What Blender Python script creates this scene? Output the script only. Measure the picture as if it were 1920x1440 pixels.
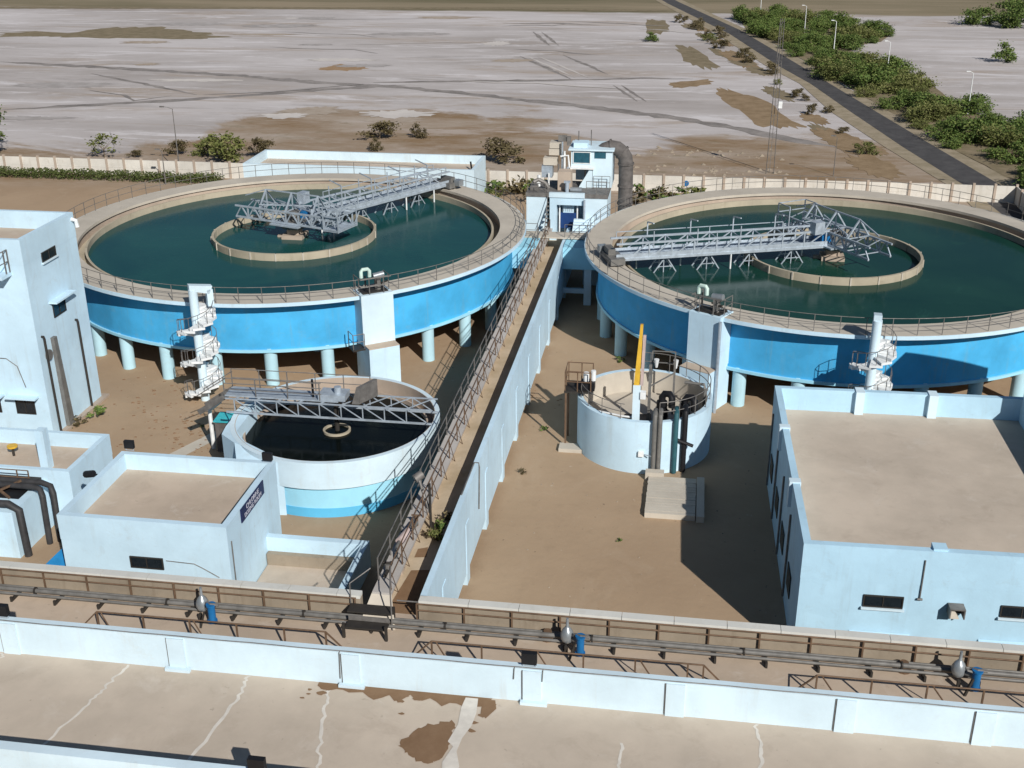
import bpy, bmesh, math, random
from mathutils import Vector, Matrix
for o in list(bpy.data.objects): bpy.data.objects.remove(o)
S = bpy.context.scene; COL = S.collection
PI = math.pi; R = math.radians
random.seed(11)
# ------------------------------------------------------------------ camera, sky, sun, exposure
th, yaw, roll = R(23.37), R(8.87), R(-0.344)
fw = Vector((-math.sin(yaw)*math.cos(th), math.cos(yaw)*math.cos(th), -math.sin(th)))
rt = Vector((math.cos(yaw), math.sin(yaw), 0)); up = rt.cross(fw)
rt2 = rt*math.cos(roll) + up*math.sin(roll); up2 = rt2.cross(fw)
cd = bpy.data.cameras.new('camera'); cam = bpy.data.objects.new('camera', cd); COL.objects.link(cam)
cd.sensor_width = 36; cd.lens = 36*2190/1920; cd.clip_start = .5; cd.clip_end = 6000
m4 = Matrix((rt2, up2, -fw)).transposed().to_4x4(); m4.translation = (0, 0, 30); cam.matrix_world = m4
S.camera = cam
SUN_EL = R(33.6); SX, SY = .562, -.827
W = bpy.data.worlds.new('World'); S.world = W; W.use_nodes = True
nt = W.node_tree; bg = nt.nodes['Background']
sky = nt.nodes.new('ShaderNodeTexSky'); sky.sky_type = 'NISHITA'; sky.sun_disc = False
sky.sun_elevation = SUN_EL; sky.sun_rotation = math.atan2(SX, SY); sky.altitude = 100; sky.dust_density = .4; sky.ozone_density = 3.
nt.links.new(sky.outputs[0], bg.inputs[0]); bg.inputs[1].default_value = .05
sl = bpy.data.lights.new('sun', 'SUN'); sl.energy = 4.8; sl.angle = R(.5); sl.color = (1, .96, .9)
sun = bpy.data.objects.new('sun', sl); COL.objects.link(sun)
sv = Vector((SX*math.cos(SUN_EL), SY*math.cos(SUN_EL), math.sin(SUN_EL)))
sun.rotation_euler = sv.to_track_quat('Z', 'Y').to_euler(); sun.location = (60, -60, 90)
S.view_settings.view_transform = 'Standard'; S.view_settings.look = 'None'
S.view_settings.exposure = 0; S.view_settings.gamma = 1; S.view_settings.use_curve_mapping = False
# ------------------------------------------------------------------ materials
MATS = {}
class NT:
    def __init__(s, name, rough=.8, metal=0., spec=.3):
        s.m = bpy.data.materials.new(name); s.m.use_nodes = True; s.t = s.m.node_tree
        s.b = s.t.nodes['Principled BSDF']; s.b.inputs['Roughness'].default_value = rough
        s.b.inputs['Metallic'].default_value = metal; s.b.inputs['Specular IOR Level'].default_value = spec
        s.g = s.n('ShaderNodeNewGeometry'); s.pos = s.g.outputs['Position']
    def n(s, t, **k):
        x = s.t.nodes.new(t)
        for a, v in k.items(): setattr(x, a, v)
        return x
    def l(s, a, b): s.t.links.new(a, b)
    def noise(s, scale, detail=6, rough=.6, sc=(1, 1, 1), off=(0, 0, 0), dist=0.):
        mp = s.n('ShaderNodeMapping'); mp.inputs['Scale'].default_value = sc; mp.inputs['Location'].default_value = off
        s.l(s.pos, mp.inputs['Vector'])
        x = s.n('ShaderNodeTexNoise'); x.inputs['Scale'].default_value = scale; x.inputs['Detail'].default_value = detail
        x.inputs['Roughness'].default_value = rough; x.inputs['Distortion'].default_value = dist
        s.l(mp.outputs[0], x.inputs['Vector']); return x.outputs['Fac']
    def ramp(s, fac, stops):
        r = s.n('ShaderNodeValToRGB'); e = r.color_ramp.elements
        while len(e) < len(stops): e.new(.5)
        for i, (p, c) in enumerate(stops):
            e[i].position = p; e[i].color = (c, c, c, 1) if isinstance(c, (int, float)) else (*c, 1)
        s.l(fac, r.inputs[0]); return r.outputs[0]
    def mix(s, fac, a, b, mode='MIX'):
        x = s.n('ShaderNodeMix', data_type='RGBA', blend_type=mode)
        for i, v in ((0, fac), (6, a), (7, b)):
            if isinstance(v, (int, float)): x.inputs[i].default_value = v
            elif isinstance(v, tuple): x.inputs[i].default_value = (*v, 1)
            else: s.l(v, x.inputs[i])
        return x.outputs[2]
    def math(s, op, a, b=0., c=None):
        x = s.n('ShaderNodeMath', operation=op)
        for i, v in enumerate((a, b) + ((c,) if c is not None else ())):
            if isinstance(v, (int, float)): x.inputs[i].default_value = v
            else: s.l(v, x.inputs[i])
        return x.outputs[0]
    def smooth(s, v, lo, hi):
        x = s.n('ShaderNodeMapRange', interpolation_type='SMOOTHSTEP'); s.l(v, x.inputs[0])
        x.inputs[1].default_value = lo; x.inputs[2].default_value = hi; return x.outputs[0]
    def bump(s, h, strength=.3, dist=.05):
        b = s.n('ShaderNodeBump'); b.inputs['Strength'].default_value = strength; b.inputs['Distance'].default_value = dist
        s.l(h, b.inputs['Height']); s.l(b.outputs[0], s.b.inputs['Normal'])
    def col(s, c):
        if isinstance(c, tuple): s.b.inputs['Base Color'].default_value = (*c, 1)
        else: s.l(c, s.b.inputs['Base Color'])
    def done(s, key): MATS[key] = s.m; return s.m
def paint(key, c, dirt=(.32, .27, .2), amt=.35, rough=.75, streak=.5, tint=.12):
    k = NT(key, rough)
    a = k.noise(.3, 7, .65); base = k.mix(k.ramp(a, [(.34, 0.), (.64, 1.)]), tuple(v*(1-tint) for v in c), tuple(min(1, v*(1+tint*.4)) for v in c))
    pt = k.ramp(k.noise(.55, 3, .5, (1, 1, 1.4), (11, 4, 3), .4), [(.60, 0.), (.615, 1.)])      # repainted patches
    base = k.mix(k.math('MULTIPLY', pt, .3), base, tuple(v*.93 for v in c))
    st = k.ramp(k.noise(1.9, 6, .65, (1, 1, .09)), [(.54, 0.), (.74, 1.)])
    base = k.mix(k.math('MULTIPLY', k.math('MULTIPLY', st, k.ramp(k.noise(.4, 4), [(.4, .2), (.65, 1.)])), streak*amt*1.7), base, dirt)
    bl = k.ramp(k.noise(.9, 9, .75, (1, 1, 1), (3, 2, 1), .5), [(.56, 0.), (.72, 1.)]); base = k.mix(k.math('MULTIPLY', bl, amt*.75), base, dirt)
    fk = k.ramp(k.noise(5, 5, .7), [(.66, 0.), (.72, 1.)]); base = k.mix(k.math('MULTIPLY', fk, amt*.6), base, dirt)
    k.col(base); k.bump(k.noise(9, 5), .2, .02); return k.done(key)
def plain(key, c, rough=.6, metal=0., var=.15, spec=.3):
    k = NT(key, rough, metal, spec); k.col(k.mix(k.ramp(k.noise(2.5, 5), [(.3, 0.), (.7, 1.)]), tuple(v*(1-var) for v in c), tuple(min(1, v*(1+var)) for v in c)))
    return k.done(key)
paint('white_blue', (.54, .72, .84), (.36, .38, .36), .36, .75, .8)
paint('white_paint', (.60, .74, .82), (.46, .44, .38), .34, .75, .7)
paint('right_wall', (.43, .64, .78), (.28, .34, .36), .4, .75, .7)
paint('tank_blue', (.062, .41, .74), (.16, .36, .46), .6, .7, .75, .22)
paint('deep_blue', (.11, .46, .72), (.3, .3, .3), .2)
paint('coping_white', (.62, .62, .58), (.35, .3, .22), .4); paint('pale_cyan', (.33, .66, .82), (.3, .45, .5), .25)
paint('column_paint', (.43, .66, .75), (.3, .3, .25), .35)
paint('concrete', (.44, .36, .29), (.28, .22, .16), .55, .9, .3, .2)
paint('pale_concrete', (.5, .455, .385), (.3, .25, .2), .4, .9, .3, .15)
paint('ring_concrete', (.42, .37, .28), (.2, .16, .1), .55, .9, .7, .2)
paint('raw_wall', (.3, .25, .19), (.16, .12, .08), .6, .9, .8, .25)
paint('wall_panel', (.64, .61, .55), (.3, .25, .18), .5, .9, .6, .18)
plain('galv', (.42, .48, .54), .45, .35, .2)
plain('steel_dark', (.05, .045, .04), .6, .4)
plain('rail_brown', (.15, .095, .06), .7, .2, .3)
plain('rail_grey', (.18, .17, .16), .6, .3, .3)
plain('pipe_grey', (.17, .165, .155), .55, .2, .25)
plain('pipe_big', (.11, .10, .095), .75, 0, .3)
plain('black', (.012, .012, .014), .5)
plain('glass_dark', (.012, .017, .022), .12, 0, .2, .5)
plain('blue_glass', (.02, .09, .13), .12, 0, .2, .5)
plain('yellow', (.62, .38, .04), .5); plain('motor_blue', (.012, .13, .33), .45)
plain('silver', (.34, .37, .39), .35, .5); plain('white_plain', (.72, .74, .74), .6); plain('pinkish', (.5, .4, .38), .7)
plain('navy', (.012, .016, .075), .5); plain('letter', (.6, .6, .68), .6); plain('turquoise', (.05, .42, .48), .5)
plain('pipe_dark', (.04, .04, .042), .6, 0, .3); plain('pipe_teal', (.03, .1, .12), .5); plain('gate_blue', (.012, .045, .16), .6); plain('trunk', (.12, .09, .06), .9); plain('roof_blue', (.02, .2, .45), .5)
plain('sealant', (.62, .58, .52), .8, 0, .12); plain('sensor_green', (.5, .64, .58), .6)
def water(key, deep, shore):
    k = NT(key, .2, 0, .16); k.b.inputs['IOR'].default_value = 1.33
    c = k.mix(k.ramp(k.noise(.09, 7, .6, (1, 1, 1), (0, 0, 0), .8), [(.38, 0.), (.62, 1.)]), deep, shore)
    sc = k.ramp(k.noise(.35, 9, .75, (1, 1, 1), (5, 2, 0), 1.2), [(.60, 0.), (.72, 1.)])
    k.col(k.mix(k.math('MULTIPLY', sc, .22), c, tuple(v*2.2+.006 for v in shore)))
    k.l(k.math('ADD', .13, k.math('MULTIPLY', sc, .12)), k.b.inputs['Roughness'])
    h = k.math('ADD', k.noise(2.6, 5, .6, (1, 1.6, 1)), k.math('MULTIPLY', k.noise(.5, 3), 1.5))
    k.bump(h, .06, .06); return k.done(key)
water('water_teal', (.006, .052, .055), (.012, .072, .066)); water('water_green', (.006, .038, .030), (.012, .054, .038)); water('water_black', (.003, .005, .005), (.005, .007, .006))
# roofs: cement screed with stains
def roof(key, c):
    k = NT(key, .9)
    b = k.mix(k.ramp(k.noise(.22, 8, .65), [(.34, 0.), (.64, 1.)]), tuple(v*.86 for v in c), tuple(v*1.1 for v in c))
    b = k.mix(k.math('MULTIPLY', k.ramp(k.noise(.6, 8, .7, (1, 1, 1), (7, 3, 0), .5), [(.54, 0.), (.70, 1.)]), .28), b, (.30, .24, .185))
    b = k.mix(k.math('MULTIPLY', k.ramp(k.noise(.8, 6, .7, (1, 1, 1), (17, 3, 0), .5), [(.56, 0.), (.7, 1.)]), .4), b, (.58, .52, .45))
    b = k.mix(k.math('MULTIPLY', k.ramp(k.noise(3.2, 4, .6, (1, 1, 1), (1, 9, 0)), [(.68, 0.), (.73, 1.)]), .4), b, (.24, .2, .16))
    k.col(b); k.bump(k.noise(6, 5), .2, .02); return k.done(key)
roof('roof_tan', (.50, .425, .345)); roof('roof_sand', (.48, .39, .305)); roof('deck_tan', (.46, .37, .285)); roof('walk_grey', (.44, .415, .39))
# dry channel bed
k = NT('channel_bed', .95)
k.col(k.mix(k.ramp(k.noise(.5, 6), [(.35, 0.), (.65, 1.)]), (.38, .30, .20), (.52, .43, .32))); k.bump(k.noise(3, 5), .4, .05); k.done('channel_bed')
# the ground
k = NT('ground_soil', .95)
sp = k.n('ShaderNodeSeparateXYZ'); k.l(k.pos, sp.inputs[0]); X, Y = sp.outputs[0], sp.outputs[1]
yard = k.mix(k.ramp(k.noise(.09, 7, .6), [(.3, 0.), (.7, 1.)]), (.325, .23, .148), (.40, .29, .19))
yard = k.mix(k.math('MULTIPLY', k.ramp(k.noise(.8, 6, .65), [(.55, 0.), (.72, 1.)]), .28), yard, (.25, .18, .115))
yard = k.mix(k.math('MULTIPLY', k.ramp(k.noise(.3, 7, .7, (1, .5, 1), (4, 4, 1), .6), [(.55, 0.), (.7, 1.)]), .5), yard, (.42, .32, .225))
yard = k.mix(k.math('MULTIPLY', k.ramp(k.noise(3.5, 3, .5), [(.7, 0.), (.76, 1.)]), .6), yard, (.12, .085, .055))
yard = k.mix(k.math('MULTIPLY', k.ramp(k.noise(2.9, 3, .5, (1, 1, 1), (5, 5, 5)), [(.72, 0.), (.78, 1.)]), .5), yard, (.48, .42, .34))
flat = k.mix(k.ramp(k.noise(.022, 9, .66, (.5, 1.1, 1)), [(.36, 0.), (.60, 1.)]), (.35, .315, .295), (.53, .495, .485))
flat = k.mix(k.math('MULTIPLY', k.ramp(k.noise(.05, 9, .74, (.35, 1.5, 1), (3, 8, 0), .8), [(.53, 0.), (.62, 1.)]), .65), flat, (.34, .27, .21))
flat = k.mix(k.math('MULTIPLY', k.ramp(k.noise(.13, 9, .75, (.3, 1.5, 1), (30, 1, 0), .8), [(.53, 0.), (.62, 1.)]), .8), flat, (.63, .60, .60))
flat = k.mix(k.math('MULTIPLY', k.ramp(k.noise(.09, 9, .78, (.25, 1.6, 1), (3, 41, 0), .8), [(.57, 0.), (.66, 1.)]), .5), flat, (.235, .21, .195))
flat = k.mix(k.math('MULTIPLY', k.ramp(k.noise(.5, 8, .8, (.4, 1.2, 1), (13, 4, 0)), [(.56, 0.), (.72, 1.)]), .4), flat, (.17, .145, .12))
scrub = k.mix(k.ramp(k.noise(.1, 9, .74, (.5, 1.2, 1), (9, 1, 0)), [(.38, 0.), (.63, 1.)]), (.235, .155, .085), (.39, .325, .265))
scrub = k.mix(k.math('MULTIPLY', k.ramp(k.noise(.3, 8, .75, (.6, 1.2, 1)), [(.55, 0.), (.68, 1.)]), .6), scrub, (.15, .12, .055))
scrub = k.mix(k.math('MULTIPLY', k.ramp(k.noise(.17, 8, .75, (.35, 1.2, 1), (7, 7, 2)), [(.56, 0.), (.66, 1.)]), .6), scrub, (.47, .41, .37))
edge = k.noise(.045, 9, .72, (.6, 1, 1), (2, 2, 0), .6)
ym = k.math('ADD', Y, k.math('MULTIPLY', k.math('SUBTRACT', edge, .5), 60.))
hump = k.math('MULTIPLY', k.smooth(X, -70, -52), k.math('SUBTRACT', 1., k.smooth(X, -24, -4)))
ym = k.math('SUBTRACT', ym, k.math('MULTIPLY', hump, 26.)); ym = k.math('SUBTRACT', ym, k.math('MULTIPLY', k.smooth(X, -12, 4), 17.))
c1 = k.mix(k.smooth(ym, 132, 139), scrub, flat)
far = k.mix(k.ramp(k.noise(.02, 8, .7, (.3, 1.5, 1)), [(.38, 0.), (.62, 1.)]), (.13, .115, .06), (.28, .225, .15))
yf = k.math('ADD', Y, k.math('MULTIPLY', k.math('SUBTRACT', k.noise(.05, 4, .5), .5), 9.))
c1 = k.mix(k.smooth(yf, 296, 300), c1, far)
c2 = k.mix(k.smooth(k.math('ADD', Y, k.math('MULTIPLY', k.math('SUBTRACT', k.noise(.3, 4), .5), 3.)), 112, 120), yard, c1)
k.col(c2); k.bump(k.noise(1.2, 6, .6), .28, .12); k.done('ground_soil')
def patch(key, a, b, sc=.5):
    k = NT(key, .95); k.col(k.mix(k.ramp(k.noise(sc, 7, .7), [(.35, 0.), (.65, 1.)]), a, b)); k.bump(k.noise(2, 6), .4, .05); k.done(key)
patch('soil_brown', (.21, .145, .08), (.3, .215, .13)); patch('soil_orange', (.28, .17, .085), (.36, .25, .15)); patch('track_dark', (.16, .145, .135), (.32, .29, .27), .25)
patch('soil_olive', (.16, .13, .075), (.25, .20, .13)); patch('soil_grey', (.30, .275, .26), (.42, .39, .375), .35); patch('soil_tan', (.32, .255, .195), (.42, .36, .30), .35); patch('mud', (.185, .11, .06), (.23, .145, .085), 1.2); patch('asphalt', (.052, .05, .052), (.085, .082, .082)); patch('verge', (.24, .2, .13), (.36, .3, .22)); patch('salt_light', (.5, .46, .43), (.6, .56, .52), .3)
def foliage(key, a, b, c):
    k = NT(key, .75); i = k.n('ShaderNodeNewGeometry'); oi = k.n('ShaderNodeObjectInfo')
    f = k.ramp(i.outputs['Random Per Island'], [(0., a), (.55, b), (1., c)])
    f = k.mix(k.math('MULTIPLY', oi.outputs['Random'], .35), f, tuple(x*.55 for x in a)); k.col(f); k.done(key)
foliage('leaf_green', (.055, .10, .02), (.11, .165, .034), (.20, .235, .07)); foliage('leaf_dry', (.07, .055, .025), (.13, .105, .05), (.2, .165, .085)); foliage('leaf_hedge', (.055, .075, .018), (.08, .10, .026), (.10, .125, .035))
foliage('leaf_olive', (.085, .105, .024), (.145, .16, .046), (.21, .205, .08))
# ------------------------------------------------------------------ builders
def wloc(o):
    v = Vector((0, 0, 0))
    while o is not None: v += o.location; o = o.parent
    return v
class M:
    def __init__(s): s.v = []; s.f = []
    def add(s, vs, fs):
        b = len(s.v); s.v += [tuple(p) for p in vs]; s.f += [tuple(b+i for i in q) for q in fs]; return s
    def box(s, x0, y0, z0, x1, y1, z1):
        return s.add([(x0,y0,z0),(x1,y0,z0),(x1,y1,z0),(x0,y1,z0),(x0,y0,z1),(x1,y0,z1),(x1,y1,z1),(x0,y1,z1)],
                     [(0,3,2,1),(4,5,6,7),(0,1,5,4),(1,2,6,5),(2,3,7,6),(3,0,4,7)])
    def hexa(s, lo, hi):        # two matching polygons (bottom, top)
        n = len(lo); return s.add(list(lo)+list(hi), [tuple(range(n-1,-1,-1)), tuple(range(n,2*n))]+[(i,(i+1)%n,n+(i+1)%n,n+i) for i in range(n)])
    def prism(s, poly, z0, z1): return s.hexa([(x,y,z0) for x,y in poly], [(x,y,z1) for x,y in poly])
    def bar(s, p, q, w, h=None):
        p, q = Vector(p), Vector(q); d = (q-p).normalized(); h = h or w
        a = d.cross(Vector((0,0,1))); a = Vector((1,0,0)) if a.length < .01 else a.normalized(); b = d.cross(a)
        a *= w/2; b *= h/2
        return s.hexa([p-a-b,p+a-b,p+a+b,p-a+b], [q-a-b,q+a-b,q+a+b,q-a+b])
    def tube(s, pts, r, n=8):
        pts = [Vector(p) for p in pts]; vs = []; fs = []; k = len(pts); pa = None
        for i, p in enumerate(pts):
            d = (pts[min(i+1,k-1)]-pts[max(i-1,0)]).normalized()
            if pa is None: a = d.cross(Vector((0,0,1))); a = Vector((1,0,0)) if a.length < .05 else a.normalized()
            else: a = (pa - d*pa.dot(d)).normalized()
            pa = a; b = d.cross(a); rr = r[i] if isinstance(r, (list, tuple)) else r
            vs += [p+a*rr*math.cos(t)+b*rr*math.sin(t) for t in (2*PI*j/n for j in range(n))]
        for i in range(k-1):
            for j in range(n): fs.append((i*n+j,i*n+(j+1)%n,(i+1)*n+(j+1)%n,(i+1)*n+j))
        fs += [tuple(range(n-1,-1,-1)), tuple(range((k-1)*n,k*n))]
        return s.add(vs, fs)
    def cyl(s, x, y, z0, z1, r, n=16, r2=None): return s.tube([(x,y,z0),(x,y,z1)], [r, r if r2 is None else r2], n)
    def ring(s, cx, cy, r0, r1, z0, z1, n=128, a0=0., a1=2*PI):
        full = abs(a1-a0-2*PI) < 1e-6; k = n if full else n+1; vs = []; fs = []
        for i in range(k):
            t = a0+(a1-a0)*i/n; c, q = math.cos(t), math.sin(t)
            vs += [(cx+r0*c,cy+r0*q,z0),(cx+r1*c,cy+r1*q,z0),(cx+r1*c,cy+r1*q,z1),(cx+r0*c,cy+r0*q,z1)]
        for i in range(n):
            a = 4*i; b = 4*((i+1)%k)
            for j in range(4): fs.append((a+j,a+(j+1)%4,b+(j+1)%4,b+j))
        if not full: fs += [(0,1,2,3),(4*k-4,4*k-1,4*k-2,4*k-3)]
        return s.add(vs, fs)
    def poly(s, pts): return s.add(pts, [tuple(range(len(pts)))])
    def mesh(s, name, mat, org=(0,0,0), smooth=False):
        o = Vector(org); me = bpy.data.meshes.new(name); me.from_pydata([tuple(Vector(p)-o) for p in s.v], [], s.f)
        bm = bmesh.new(); bm.from_mesh(me); bmesh.ops.recalc_face_normals(bm, faces=bm.faces); bm.to_mesh(me); bm.free()
        if smooth: me.shade_smooth(); me.set_sharp_from_angle(angle=R(40))
        me.materials.append(MATS[mat]); return me
    def build(s, name, mat, parent=None, smooth=False, at=None, **kw):
        org = wloc(parent) if parent is not None else Vector(at or (0,0,0))
        o = bpy.data.objects.new(name, s.mesh(name, mat, org, smooth)); COL.objects.link(o)
        if parent is not None: o.parent = parent
        else: o.location = org
        return tag(o, **kw)
def tag(o, label=None, cat=None, group=None, kind=None):
    for a, v in (('label',label),('category',cat),('group',group),('kind',kind)):
        if v: o[a] = v
    return o
def thing(name, label, cat, loc=(0,0,0), group=None):
    o = bpy.data.objects.new(name, None); COL.objects.link(o); o.location = loc; o.empty_display_size = .3
    return tag(o, label, cat, group)
def inst(name, me, parent=None, loc=(0,0,0), rz=0., **kw):
    o = bpy.data.objects.new(name, me); COL.objects.link(o)
    if parent is not None: o.parent = parent; o.location = Vector(loc)-wloc(parent)
    else: o.location = loc
    o.rotation_euler.z = rz; return tag(o, **kw)
def dup(root, loc, rz=None, **kw):
    def cp(o, p):
        c = o.copy(); COL.objects.link(c)
        if p is not None: c.parent = p
        for ch in list(o.children): cp(ch, c)
        return c
    r = cp(root, None); r.location = loc
    if rz is not None: r.rotation_euler.z = rz
    return tag(r, **kw)
def box(name, b, mat, parent=None, **kw): return M().box(*b).build(name, mat, parent, **kw)
POSTS = {}
def railing(parent, pts, h=1.0, step=1.45, mat='rail_grey', w=.045, mids=(.5,), closed=False, toe=False, brace=False):
    pts = [Vector(p) for p in pts]; m = M(); n = len(pts)
    for f in (1.,)+tuple(mids): m.tube([p+Vector((0,0,h*f)) for p in pts], w*.55, 5)
    r = m.build('railing', mat, parent)
    key = (mat, h, w)
    if key not in POSTS: POSTS[key] = M().box(-w/2,-w/2,0,w/2,w/2,h).mesh('post', mat)
    d = 0.; nx = 0.
    for i in range(n-1):
        L = (pts[i+1]-pts[i]).length
        while nx <= d+L+1e-6:
            inst('post', POSTS[key], r, pts[i].lerp(pts[i+1], (nx-d)/max(L,1e-6))); nx += step
        d += L
    if not closed and (nx-step) < d-.3: inst('post', POSTS[key], r, pts[-1])
    return r
def arc(cx, cy, r, z, a0, a1, n): return [(cx+r*math.cos(a0+(a1-a0)*i/n), cy+r*math.sin(a0+(a1-a0)*i/n), z) for i in range(n+1)]
def room(t, x0, y0, x1, y1, ztop, zroof, mat, rmat, th=.25, z0=0., pmat=None):
    M().box(x0,y0,z0,x1,y1,zroof-.06).build('wall', mat, t)
    M().box(x0+th,y0+th,zroof-.057,x1-th,y1-th,zroof).build('roof', rmat, t)
    p = M(); e = .012
    p.box(x0-e,y0-e,zroof-.4,x1+e,y0+th,ztop).box(x0-e,y1-th,zroof-.4,x1+e,y1+e,ztop).box(x0-e,y0+th,zroof-.4,x0+th,y1-th,ztop).box(x1-th,y0+th,zroof-.4,x1+e,y1-th,ztop)
    return p.build('parapet', pmat or mat, t)
def window(t, face, u0, u1, z0, z1, plane, n=2, frame='steel_dark', sill=True, name='window'):
    """face 'S': wall facing -Y on plane y; face 'E': wall facing +X on plane x"""
    def bx(m, a0, a1, b0, b1, d0, d1):
        return m.box(a0, plane-d1, b0, a1, plane-d0, b1) if face == 'S' else m.box(plane+d0, a0, b0, plane+d1, a1, b1)
    f = bx(M(), u0, u1, z0, z1, -.02, .012).build(name, 'black', t)
    fr = M(); g = .05
    bx(fr,u0,u1,z0,z0+g,.012,.05); bx(fr,u0,u1,z1-g,z1,.012,.05); bx(fr,u0,u0+g,z0+g,z1-g,.012,.05); bx(fr,u1-g,u1,z0+g,z1-g,.012,.05)
    for i in range(1, n): c = u0+(u1-u0)*i/n; bx(fr,c-.02,c+.02,z0+g,z1-g,.012,.05)
    fr.build('frame', frame, f)
    for i in range(n):
        a = u0+g+(u1-u0-2*g)*i/n+.03; b = u0+g+(u1-u0-2*g)*(i+1)/n-.03
        bx(M(),a,b,z0+g+.01,z1-g-.01,.015,.025).build('pane', 'glass_dark', f)
    if sill: bx(M(),u0-.06,u1+.06,z0-.09,z0-.005,-.01,.13).build('sill', 'white_paint', f)
    return f
# ------------------------------------------------------------------ ground, field, road
n = 60; m = M(); ext = 1600
m.poly([(-ext,-300,0),(ext,-300,0),(ext,3000,0),(-ext,3000,0)]); m.build('ground', 'ground_soil', kind='structure')
def blob(name, pts, mat, z=.004, jag=.08, sub=6, rnd=None, **kw):
    rr = random.Random(rnd or len(pts)*7); out = []
    c = Vector((sum(p[0] for p in pts)/len(pts), sum(p[1] for p in pts)/len(pts)))
    for i in range(len(pts)):
        a, b = Vector(pts[i]), Vector(pts[(i+1)%len(pts)])
        for j in range(sub):
            p = a.lerp(b, j/sub); s = 1+rr.uniform(-jag, jag)*(1 if j else .6); p = c+(p-c)*s; out.append((p.x, p.y, z))
    return M().poly(out).build(name, mat, kind='structure', **kw)
blob('soil_patch', [(-149.8,242.8),(-144.8,247.2),(-134.6,244.4),(-131.1,254.7),(-119.9,257.9),(-108.2,251.0),(-98.8,242.5),(-103.4,236.7),(-117.5,236.9),(-130.8,237.3),(-139.8,238.2),(-146.1,236.6)], 'soil_olive', jag=.12)
blob('soil_patch', [(3.3,187.8),(5.3,186.6),(10.5,176.8),(12.7,162.5),(14.8,157.9),(12.3,156.9),(8.3,158.2),(6.5,167.7),(3.6,178.2)], 'soil_brown', jag=.1)
blob('soil_patch', [(-65.0,201.4),(-62.6,206.2),(-58.1,204.1),(-56.3,201.2),(-59.3,198.4),(-64.2,199.0)], 'soil_orange', jag=.15)
blob('soil_patch', [(-4.5,238.1),(-0.9,234.6),(3.9,210.6),(1.2,207.2),(-2.6,216.4)], 'soil_olive', jag=.2)
blob('soil_patch', [(-12.5,285.1),(-7.7,282.2),(-5.7,259.9),(-10.5,254.7)], 'soil_olive', jag=.2)
blob('soil_patch', [(-4.7,192.1),(2.1,196.8),(2.9,191.4),(-2.9,187.1)], 'soil_brown', jag=.2)
def strip(name, pts, w, mat, z=.008, jit=.15, seed=1, **kw):
    rr = random.Random(seed); P = []
    for i in range(len(pts)-1):
        a, b = Vector(pts[i]), Vector(pts[i+1]); k = max(2, int((b-a).length/1.5))
        P += [a.lerp(b, j/k) for j in range(k)]
    P.append(Vector(pts[-1])); L = []; Q = []
    for i, p in enumerate(P):
        d = (P[min(i+1,len(P)-1)]-P[max(i-1,0)]).normalized(); nn = Vector((-d.y, d.x)); q = 1.
        if jit: q = min(1, (i+1)/6, (len(P)-i)/6)
        L.append(p+nn*w/2*q*(1+rr.uniform(-jit,jit))); Q.append(p-nn*w/2*q*(1+rr.uniform(-jit,jit)))
    m = M(); k = len(P); m.add([(p.x,p.y,z) for p in L+Q], [(i,i+1,k+i+1,k+i) for i in range(k-1)]); return m.build(name, mat, kind='structure', **kw)
TR = [([(-98.6,156.5),(-88.8,161.1),(-78.6,166.0),(-68.4,171.9),(-58.0,179.0),(-45.7,184.6)],2.0),
 ([(-125.5,201.8),(-108.2,198.4),(-91.5,194.7),(-75.7,191.1),(-60.1,185.6),(-46.2,183.0),(-32.3,177.2),(-23.5,172.6),(-15.3,169.2),(-4.5,163.1),(3.4,157.6),(11.9,149.3),(19.1,144.5)],2.3),
 ([(-51.5,186.6),(-36.4,190.0),(-21.0,192.9),(-9.1,196.0),(-0.5,196.5)],1.7),([(-32.5,219.9),(-26.4,207.1),(-20.3,194.1)],.9),([(-24.8,222.2),(-19.1,209.9),(-14.6,199.4)],.9),
 ([(-35.0,256.8),(-28.9,235.5)],1.0),([(-33.2,256.8),(-27.1,235.5)],.8),([(-12.9,188.5),(-8.4,174.5)],.7),([(-11.6,188.5),(-7.1,174.5)],.7),([(-102.0,190.4),(-89.5,182.1),(-75.3,172.0)],1.0),([(-36.6,178.1),(-45.1,182.1),(-55.9,183.4)],.9)]
for i, (p, w) in enumerate(TR): strip('tyre_track', p, w, 'track_dark', .006+.002*i, .45, i+3)
tr_ = random.Random(31)
for i in range(12):
    x, y = tr_.uniform(-95,-8), tr_.uniform(160,285); d = tr_.choice((-1,1)); k_ = tr_.uniform(12,34); c_ = tr_.uniform(-9,9)
    strip('tyre_track', [(x+d*k_*f, y+c_*f+tr_.uniform(-5,5)*f*f) for f in (0,.25,.5,.75,1.)], tr_.uniform(.5,1.1), tr_.choice(('track_dark','soil_grey','salt_light')), .05+.002*i, .5, 80+i)
for i, dx in enumerate((0, 2.2)): strip('tyre_track', [(-31.3+dx,219.9),(-25.2+dx,207.1),(-19.6+dx,195.5)], .5, 'salt_light', .03+.002*i, .4, i+40)
strip('ditch', [(-330,296),(-180,294.5),(-100,301),(-55,305),(-8,303)], 4.5, 'soil_olive', .036, .25, 7)
RL = [(-38,470),(-8.4,321.2),(6.4,257.2),(14.0,212.2),(17.9,193.5),(21.5,169.3),(25.2,146.0),(28.9,126.0),(31.5,100),(38,60)]
RR = [(-35,470),(-5.7,325.8),(8.6,264.9),(16.8,218.3),(21.3,191.8),(25.3,168.3),(28.7,148.7),(32.6,127.0),(36.5,100),(43,60)]
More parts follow.
